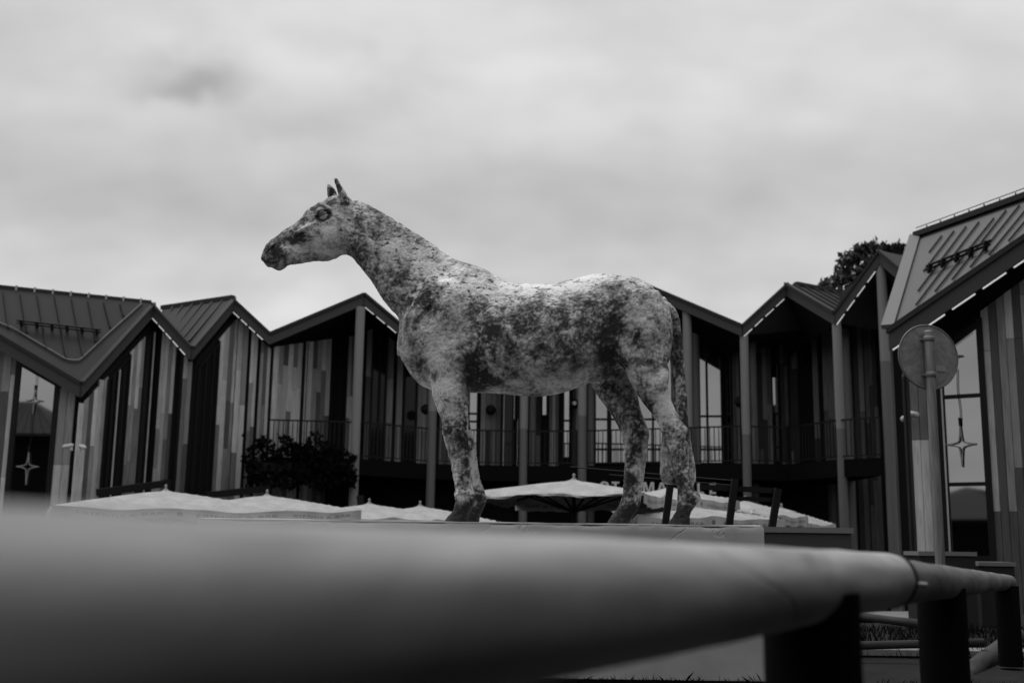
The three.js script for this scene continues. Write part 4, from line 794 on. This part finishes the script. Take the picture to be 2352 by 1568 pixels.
    for (let k = k0z; k <= k1z; k++) {
      const z = oz + k * H;
      let f = 1;
      if (k > k0z) { const p = G[id(i, j, k - 1)]; if (p > 0.06 && k % 2) { G[id(i, j, k)] = p; continue; } if (p < -0.075) { G[id(i, j, k)] = -0.07; continue; } }
      for (let q = 0; q < act.length; q++) f = smin(f, ev(act[q][0], i, j, z), act[q][1]);
      if (f < 0.045 && f > -0.06) for (const m of near) {
        for (let side = 1; side >= (m.zc > 0 ? -1 : 1); side -= 2) {
          let d; const zz = z - m.zc * side;
          if (zz > 0.16 || zz < -0.16) continue;
          if (m.bar) { const px = x - m.x, py = y - m.y, dz = m.dz * side; const t = clamp((px * m.dx + py * m.dy + zz * dz) / m.l2); const ex = px - m.dx * t, ey = py - m.dy * t, ez = zz - dz * t; d = Math.sqrt(ex * ex + ey * ey + ez * ez) - m.r; }
          else { const px = x - m.x, py = y - m.y, e = (px * m.ca + py * m.sa) / m.a, g = (py * m.ca - px * m.sa) / m.b, q = zz / m.c; const k0 = Math.sqrt(e * e + g * g + q * q); if (k0 < 1e-4) d = -m.c; else d = k0 * (k0 - 1) / Math.sqrt(e * e / (m.a * m.a) + g * g / (m.b * m.b) + q * q / (m.c * m.c)); }
          if (d < m.k + 0.02) f = m.sign > 0 ? smin(f, d, m.k) : smax(f, -d, m.k);
        }
      }
      G[id(i, j, k)] = f;
    }
  }
  if (y0 < 0) for (let k = 0; k < nz; k++) for (let i = 0; i < nx; i++) for (let j = 0; j < 3; j++) G[id(i, j, k)] = Math.max(G[id(i, j, k)], -(oy + j * H));    // the hooves stand flat on the plinth
  // surface nets
  const cell = new Int32Array(nx * ny * nz).fill(-1), P = [], idx = [];
  for (let k = 0; k < nz - 1; k++) for (let j = 0; j < ny - 1; j++) for (let i = 0; i < nx - 1; i++) {
    const b = id(i, j, k), sg = G[b] < 0;
    if (sg === G[b + 1] < 0 && sg === G[b + nx] < 0 && sg === G[b + nx + 1] < 0 && sg === G[b + nx * ny] < 0 && sg === G[b + nx * ny + 1] < 0 && sg === G[b + nx * ny + nx] < 0 && sg === G[b + nx * ny + nx + 1] < 0) continue;
    const c = [G[b], G[b + 1], G[b + nx], G[b + nx + 1], G[b + nx * ny], G[b + nx * ny + 1], G[b + nx * ny + nx], G[b + nx * ny + nx + 1]];
    let m = 0; for (let q = 0; q < 8; q++) if (c[q] < 0) m |= 1 << q;
    if (m === 0 || m === 255) continue;
    let sx = 0, sy = 0, sz = 0, n = 0;
    for (const [p, q] of [[0, 1], [2, 3], [4, 5], [6, 7], [0, 2], [1, 3], [4, 6], [5, 7], [0, 4], [1, 5], [2, 6], [3, 7]]) {
      if ((c[p] < 0) === (c[q] < 0)) continue;
      const t = c[p] / (c[p] - c[q]);
      sx += (p & 1) + t * ((q & 1) - (p & 1)); sy += (p >> 1 & 1) + t * ((q >> 1 & 1) - (p >> 1 & 1)); sz += (p >> 2) + t * ((q >> 2) - (p >> 2)); n++;
    }
    cell[b] = P.length / 3; P.push(ox + (i + sx / n) * H, oy + (j + sy / n) * H, oz + (k + sz / n) * H);
  }
  const q4 = (a, b, c, d, flip) => { if (a < 0 || b < 0 || c < 0 || d < 0) return; if (flip) idx.push(a, c, b, a, d, c); else idx.push(a, b, c, a, c, d); };
  for (let k = 1; k < nz - 1; k++) for (let j = 1; j < ny - 1; j++) for (let i = 1; i < nx - 1; i++) {
    const b = id(i, j, k), s = G[b] < 0;
    if (s !== G[b + 1] < 0) q4(cell[b], cell[b - nx], cell[b - nx - nx * ny], cell[b - nx * ny], s);
    if (s !== G[b + nx] < 0) q4(cell[b], cell[b - nx * ny], cell[b - 1 - nx * ny], cell[b - 1], s);
    if (s !== G[b + nx * ny] < 0) q4(cell[b], cell[b - 1], cell[b - 1 - nx], cell[b - nx], s);
  }
  const base = pos0.length / 3, used = new Int32Array(P.length / 3).fill(-1);
  for (let t = 0; t < idx.length; t += 3) {
    if (![0, 1, 2].every(e => keep(P[idx[t + e] * 3], P[idx[t + e] * 3 + 1]))) continue;
    for (const e of [0, 2, 1]) { const v = idx[t + e]; if (used[v] < 0) { used[v] = pos0.length / 3; pos0.push(P[v * 3], P[v * 3 + 1], P[v * 3 + 2]); } idx0.push(used[v]); }
  }
  }
  build(0.0047, lo[0] - 0.03, hi[0] + 0.03, -0.01, hi[1] + 0.03, 0.37, () => true);
  let pos = new Float32Array(pos0);
  const nV = pos.length / 3, idx = idx0;
  {                                                            // one pass of smoothing takes the grid's steps away
    for (let pass = 0; pass < 2; pass++) {
      const acc = new Float32Array(pos.length), cnt = new Uint16Array(nV);
      for (let t = 0; t < idx.length; t += 3) for (let e = 0; e < 3; e++) { const a = idx[t + e], b = idx[t + (e + 1) % 3]; for (let c = 0; c < 3; c++) { acc[a * 3 + c] += pos[b * 3 + c]; acc[b * 3 + c] += pos[a * 3 + c]; } cnt[a]++; cnt[b]++; }
      for (let v = 0; v < nV; v++) for (let c = 0; c < 3; c++) if (cnt[v]) pos[v * 3 + c] = lerp(pos[v * 3 + c], acc[v * 3 + c] / cnt[v], pass ? -0.3 : 0.5);
    }
  }
  const geo = new THREE.BufferGeometry(); geo.setAttribute('position', new THREE.BufferAttribute(pos, 3)); geo.setIndex(idx); geo.computeVertexNormals();
  const nor = geo.attributes.normal, col = new Float32Array(nV * 3), uv = new Float32Array(nV * 2);
  // weathered paint: mottling, dirt and flaked spots, plus shade painted into some grooves and gaps
  const st = [[618, 578, 12, 18, 0.8], [642, 588, 18, 8, 0.7], [636, 608, 24, 8, 0.5], [608, 596, 8, 12, 0.5], [690, 553, 34, 6, 0.9], [690, 515, 50, 12, 0.35], [660, 540, 30, 10, 0.3], [785, 430, 8, 24, 0.6], [758, 440, 8, 16, 0.6], [1568, 790, 9, 90, 0.5], [1572, 900, 9, 60, 0.55], [1580, 1050, 40, 40, 0.35], [1150, 800, 60, 50, 0.18], [1270, 810, 60, 40, 0.15], [1200, 740, 90, 24, 0.12], [826, 530, 9, 42, 0.8], [816, 580, 12, 10, 0.6], [848, 575, 16, 34, 0.5], [797, 476, 7, 9, 0.8], [768, 440, 9, 26, 0.5], [765, 466, 10, 9, 0.6], [865, 472, 36, 9, 0.5], [930, 515, 40, 14, 0.45], [830, 640, 20, 26, 0.4], [870, 640, 16, 40, 0.4],  // includes shade painted into the groove under the facial crest
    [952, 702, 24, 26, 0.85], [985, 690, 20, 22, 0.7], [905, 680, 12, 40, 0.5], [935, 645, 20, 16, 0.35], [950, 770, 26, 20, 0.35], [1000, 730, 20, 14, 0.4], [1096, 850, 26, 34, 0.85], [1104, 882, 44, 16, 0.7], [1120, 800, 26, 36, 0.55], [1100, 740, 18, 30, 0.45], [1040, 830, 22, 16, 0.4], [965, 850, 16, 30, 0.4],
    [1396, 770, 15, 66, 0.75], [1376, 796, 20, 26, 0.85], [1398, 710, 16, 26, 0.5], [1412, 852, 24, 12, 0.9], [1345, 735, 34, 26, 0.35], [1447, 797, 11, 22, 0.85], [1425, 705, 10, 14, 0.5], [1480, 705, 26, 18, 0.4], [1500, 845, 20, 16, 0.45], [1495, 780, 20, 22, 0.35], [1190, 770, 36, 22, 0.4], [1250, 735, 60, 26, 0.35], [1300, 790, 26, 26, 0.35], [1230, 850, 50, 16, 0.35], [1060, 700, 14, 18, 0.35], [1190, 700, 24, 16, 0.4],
    [1385, 888, 26, 18, 0.8], [1412, 940, 16, 36, 0.55], [1460, 960, 16, 50, 0.5], [1470, 985, 10, 30, 0.6], [1452, 1070, 12, 60, 0.8], [1440, 1150, 30, 34, 0.8], [1420, 1190, 36, 18, 0.95], [1515, 910, 16, 18, 0.35], [1525, 1000, 16, 14, 0.5], [1558, 1010, 10, 26, 0.4], [1553, 1105, 12, 36, 0.7], [1575, 1120, 14, 30, 0.5], [1566, 1185, 34, 22, 0.8], [1549, 850, 6, 90, 0.7], [1073, 1010, 4, 70, 0.5], [1560, 780, 10, 80, 0.4], [1570, 960, 14, 60, 0.4],  // tail gap and near foreleg edge: painted shade that sets the parts apart
    [1062, 947, 8, 10, 0.7], [1022, 938, 12, 10, 0.35], [1040, 1002, 28, 16, 0.5], [1067, 1006, 9, 30, 0.7], [1048, 1050, 20, 14, 0.35], [1058, 1115, 10, 50, 0.7], [1040, 1165, 26, 20, 0.6], [1048, 1192, 40, 16, 0.95], [1098, 1150, 16, 24, 0.8], [1095, 1190, 24, 22, 0.95], [1085, 1060, 12, 40, 0.3]].map(([u, v, a, b, s]) => [...loc([u, v]), a * 7 / F, b * 7 / F, s]);
  const lt = [[1130, 690, 90, 30, 0.5], [1240, 668, 120, 14, 0.7], [1020, 640, 60, 30, 0.45], [960, 600, 40, 26, 0.35], [1370, 645, 60, 14, 0.5], [1460, 680, 60, 20, 0.4], [1500, 730, 30, 60, 0.3], [1300, 880, 110, 14, 0.4], [1015, 905, 40, 40, 0.45], [1000, 820, 50, 30, 0.35], [1040, 960, 20, 20, 0.35], [1520, 945, 24, 40, 0.8], [1535, 880, 20, 26, 0.4], [1440, 1010, 12, 40, 0.5], [1430, 1075, 8, 40, 0.5], [1050, 1080, 14, 40, 0.5], [1090, 1100, 10, 40, 0.6], [1030, 890, 30, 40, 0.4], [1572, 1060, 8, 50, 0.5], [1087, 1015, 7, 50, 0.7], [1550, 1010, 20, 20, 0.4], [1420, 940, 16, 20, 0.3], [790, 545, 36, 36, 0.25], [720, 520, 40, 16, 0.3], [700, 570, 46, 8, 0.35], [830, 480, 30, 12, 0.4], [1060, 1120, 16, 30, 0.3], [960, 760, 24, 30, 0.3]].map(([u, v, a, b, s]) => [...loc([u, v]), a * 7 / F, b * 7 / F, s]);
  const eyeC = loc(z7(1155, 638), 0.1);
  const chipTop = loc([1180, 700])[1];
  for (let v = 0; v < nV; v++) {
    const x = pos[v * 3], y = pos[v * 3 + 1], z = pos[v * 3 + 2], Nx = nor.getX(v), Ny = nor.getY(v), Nz = nor.getZ(v);
    const n1 = fbm(x * 4.4, y * 4.4, z * 4.4, 3, 0.6), n2 = fbm(x * 16 + 5, y * 16, z * 16, 3, 0.6), n3 = fbm(x * 46 + 9, y * 46, z * 46, 2, 0.7), n4 = noise(x * 125, y * 125, z * 125), s1 = fbm(x * 17, y * 52, z * 17, 2, 0.6);
    const nb = fbm(x * 9.5 + 31, y * 9.5, z * 9.5, 4, 0.62);   // ragged blotches of bare and painted metal, a hand wide
    let t = 0.645 + 0.38 * n1 + 0.52 * nb + 0.14 * n2 + 0.28 * n3 + 0.15 * n4 + 0.12 * s1 + 0.24 * noise(x * 74, y * 8, z * 74) * smooth(0.1, -0.35, y - chipTop + 0.35) * (0.5 + n1), d = 0;
    const wx = x + 0.03 * n2 + 0.05 * n1 + 0.035 * nb, wy = y + 0.04 * s1 + 0.05 * noise(x * 7 + 3, y * 7, z * 7) + 0.02 * n3;
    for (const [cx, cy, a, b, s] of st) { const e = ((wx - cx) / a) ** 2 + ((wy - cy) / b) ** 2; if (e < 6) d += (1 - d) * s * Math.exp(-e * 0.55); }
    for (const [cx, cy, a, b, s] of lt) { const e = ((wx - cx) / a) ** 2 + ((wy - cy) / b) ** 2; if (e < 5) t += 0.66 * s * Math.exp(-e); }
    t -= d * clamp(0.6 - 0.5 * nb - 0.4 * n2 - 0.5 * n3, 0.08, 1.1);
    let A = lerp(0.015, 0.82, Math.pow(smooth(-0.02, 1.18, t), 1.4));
    A *= 1 + 0.3 * n3 * (1 - t * 0.5);
    // flaked spots, most of them on the back, withers and neck
    const up = smooth(chipTop - 0.25, chipTop + 0.12, y) * smooth(-1.2, -0.6, x) , ch = fbm(x * 24, y * 38, z * 26 + 4, 2, 0.6) + 0.35 * n3 + 0.2 * n4;
    const chip = smooth(0.47, 0.53, ch + 0.26 * up - 0.08);
    A = lerp(A, 0.022, chip * 0.92);
    A *= lerp(0.12 + 0.2 * Math.max(0, n2), 1, smooth(0.09, 0.17, y + 0.04 * n2 + 0.02 * nb));      // dark hooves
    {                                                          // dark paint round the eye, a paler eyeball
      const ex = x - eyeC[0], ey = y - eyeC[1], q = (ex * 0.97 + ey * 0.25) / 0.047, w = (ey * 0.97 - ex * 0.25) / 0.031, e = Math.sqrt(q * q + w * w);
      if (e < 1.45) { const ball = Math.hypot(ex + 0.002, ey - 0.001); A = ball < 0.0265 ? 0.3 + 0.12 * n3 : lerp(0.02, A, smooth(1.0, 1.4, e + 0.25 * n2)); }
    }
    A = clamp(A, 0.01, 0.72);
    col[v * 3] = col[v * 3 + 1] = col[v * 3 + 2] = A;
    uv[v * 2] = x * 1.6; uv[v * 2 + 1] = y * 1.6;
    const dsp = 0.005 * n2 + 0.0025 * n3 - 0.0018 * chip + 0.0008 * n4;
    pos[v * 3] += Nx * dsp; pos[v * 3 + 1] += Ny * dsp; pos[v * 3 + 2] += Nz * dsp;
  }
  geo.setAttribute('color', new THREE.BufferAttribute(col, 3)); geo.setAttribute('uv', new THREE.BufferAttribute(uv, 2)); geo.computeVertexNormals();
  const t = thing('horse_statue', 'life-size statue of a standing horse with mottled, flaking pale paint on the plinth', 'statue', [X0, plinthTop, PZ]);
  const bumpT = noiseTex(512, (u, v) => 0.5 + 0.55 * torus(u, v, 40, 3) + 0.25 * torus(u, v, 120, 2));
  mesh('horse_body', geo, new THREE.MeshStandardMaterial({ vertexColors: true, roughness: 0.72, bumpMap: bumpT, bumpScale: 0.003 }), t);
  
}

// ---------------------------------------------------------------- timber rail fence in the foreground
const barkTex = noiseTex(512, (u, v) => 0.8 + 0.3 * torus(u, v, 6, 5) + 0.45 * torus(u + 0.3, v, 2.4, 3) - 0.5 * smooth(0.05, 0.0, Math.abs(torus(u, v * 0.5, 5, 3))) * smooth(0.1, 0.35, torus(u + 0.5, v, 3, 2)), false);
const logM = grey(0.5, 0.85, { map: barkTex, bumpMap: barkTex, bumpScale: 0.003 });
const logDark = grey(0.008, 0.95, { map: barkTex });
function log(name, a, b, r0, r1, m, parent, seed) {
  const g = new THREE.CylinderGeometry(r1, r0, a.distanceTo(b), 40, 60, false), p = g.attributes.position, L = a.distanceTo(b);
  for (let i = 0; i < p.count; i++) { const x = p.getX(i), y = p.getY(i), z = p.getZ(i), rr = Math.hypot(x, z); if (rr < 1e-4) continue; const k = 1 + 0.06 * fbm(x / rr * 1.2 + seed, y * 2.5, z / rr * 1.2, 3); p.setXYZ(i, x * k, y, z * k); }
  const uv = g.attributes.uv; for (let i = 0; i < uv.count; i++) uv.setXY(i, uv.getX(i) * 0.6, uv.getY(i) * L * 0.8);
  g.computeVertexNormals();
  g.applyQuaternion(new THREE.Quaternion().setFromUnitVectors(V(0, 1, 0), b.clone().sub(a).normalize())); g.translate((a.x + b.x) / 2, (a.y + b.y) / 2, (a.z + b.z) / 2);
  return mesh(name, g, m, parent);
}
{
  const t = thing('log_fence', 'round timber rail fence close in front, blurred, running away to the right', 'fence', [0, 0, 0]);
  const A = at(0, 1490, 0.495), J = at(2040, 1332, 2.6), dir = J.clone().sub(A).normalize(), S = A.clone().addScaledVector(dir, -0.7);
  log('rail', S, J, 0.06, 0.06, logM, t, 1);
  const J2 = J.clone().addScaledVector(dir, 0.03), E = at(2318, 1337, 8.4); J2.y -= 0.004;
  log('rail', J2, E, 0.054, 0.052, grey(0.21, 0.9, { map: barkTex, bumpMap: barkTex, bumpScale: 0.008 }), t, 9);
  mesh('joint_band', tubeBetween(J.clone().addScaledVector(dir, -0.012), J.clone().addScaledVector(dir, 0.03), 0.0625, 0.0625, 40), M.black, t);
  mesh('joint_bolt', new THREE.CapsuleGeometry(0.006, 0.02, 4, 8).rotateZ(1.5).translate(J2.x + 0.06, J2.y - 0.005, J2.z + 0.03), M.metal, t);
  const post = (u, d, r, v) => { const p = at(u, v, d); log('post', V(p.x, 0, p.z), V(p.x, p.y, p.z), r, r, logDark, t, u); };
  post(1862, 1.9, 0.078, 1360); post(2162, 3.95, 0.08, 1350); post(2312, 7.6, 0.075, 1345);
}
{
  const a = at(2180, 1580, 6.9), b = at(2338, 1458, 9), t = thing('fallen_log', 'round log lying aslant on the ground at the lower right corner', 'log', [a.x, 0, a.z]);
  const rel = p => p.clone().sub(t.position); log('timber', rel(a), rel(b), 0.062, 0.058, grey(0.1, 0.9, { map: barkTex, bumpMap: barkTex, bumpScale: 0.006 }), t, 4);
  mesh('band', tubeBetween(rel(a.clone().lerp(b, 0.86)), rel(a.clone().lerp(b, 0.875)), 0.064, 0.064, 24), M.black, t);
}
{
  const a = at(1940, 1411, 9.5), b = at(2140, 1436, 8.6), t = thing('ground_rail', 'pale timber rail low behind the fence posts, the upper of two', 'log', [a.x, 0, a.z]);
  log('timber', a.clone().sub(t.position), b.clone().sub(t.position), 0.03, 0.034, grey(0.07, 0.9, { map: barkTex }), t, 5);
  const c = at(1940, 1483, 7.9), d = at(2260, 1475, 7.9), q = thing('ground_rail', 'pale timber rail low behind the fence posts, the lower of two', 'log', [c.x, 0, c.z]);
  log('timber', c.clone().sub(q.position), d.clone().sub(q.position), 0.028, 0.028, grey(0.06, 0.9, { map: barkTex }), q, 6);
}
lowWall(1900, 2420, 1494, 8.3, 0.3, grey(0.045, 0.9), 'low kerb wall on the ground behind the log fence', 0.25);
// grass at the foot of the plinth and the bank
{
  const r = rng(33), pos = [];
  const blade = (x, z, h, lean, a) => { const dx = Math.cos(a), dz = Math.sin(a), w = 0.0025; const p = [[x - dz * w, 0, z + dx * w], [x + dz * w, 0, z - dx * w], [x + dx * lean * 0.4, h * 0.65, z + dz * lean * 0.4], [x + dx * lean, h, z + dz * lean]]; for (const k of [0, 1, 2]) pos.push(p[k][0], p[k][1] - 0.015, p[k][2]); for (const k of [0, 2, 3]) pos.push(p[k][0], p[k][1] - 0.015, p[k][2]); };
  for (let i = 0; i < 9000; i++) { const x = -2 + r() * 7.5, z = -6.5 + Math.pow(r(), 1.5) * 1.6; blade(x, z, 0.02 + 0.05 * r() * r(), 0.03 * r(), r() * 6.3); }
  for (let i = 0; i < 26; i++) { const x = 0 + r() * 1.9, z = -6.5 + r() * 0.3; blade(x, z, 0.04 + 0.09 * r() * r(), 0.09 * r(), r() * 6.3); }
  for (let i = 0; i < 7000; i++) { const x = -1.5 + r() * 3.2, z = -6.53 + r() * 0.35; blade(x, z, 0.015 + 0.045 * r() * r() * (0.5 + Math.abs(noise(x * 5, 1, 1))), 0.03 * r(), r() * 6.3); }
  for (let i = 0; i < 9000; i++) { const x = 1.8 + r() * 5, z = -8.2 - r() * 3; blade(x, z, 0.03 + 0.06 * r(), 0.04 * r(), r() * 6.3); }
  const g = new THREE.BufferGeometry(); g.setAttribute('position', new THREE.Float32BufferAttribute(pos, 3)); g.setAttribute('uv', new THREE.Float32BufferAttribute(new Float32Array(pos.length / 3 * 2), 2)); g.computeVertexNormals();
  tag(mesh('grass', g, grey(0.006, 0.95)), 'thin dark grass at the foot of the plinth', null, null, 'stuff');
}
{ const g = new THREE.PlaneGeometry(2.4, 1.5).rotateX(-Math.PI / 2); const c = at(2000, 1398, 13.6); const o = mesh('path', g, pathM); o.position.set(c.x, 0.012, c.z + 0.4); o.rotation.y = 0.25; tag(o, 'pale paved strip seen between the fence posts', null, null, 'structure'); }

renderer.render(scene, camera);
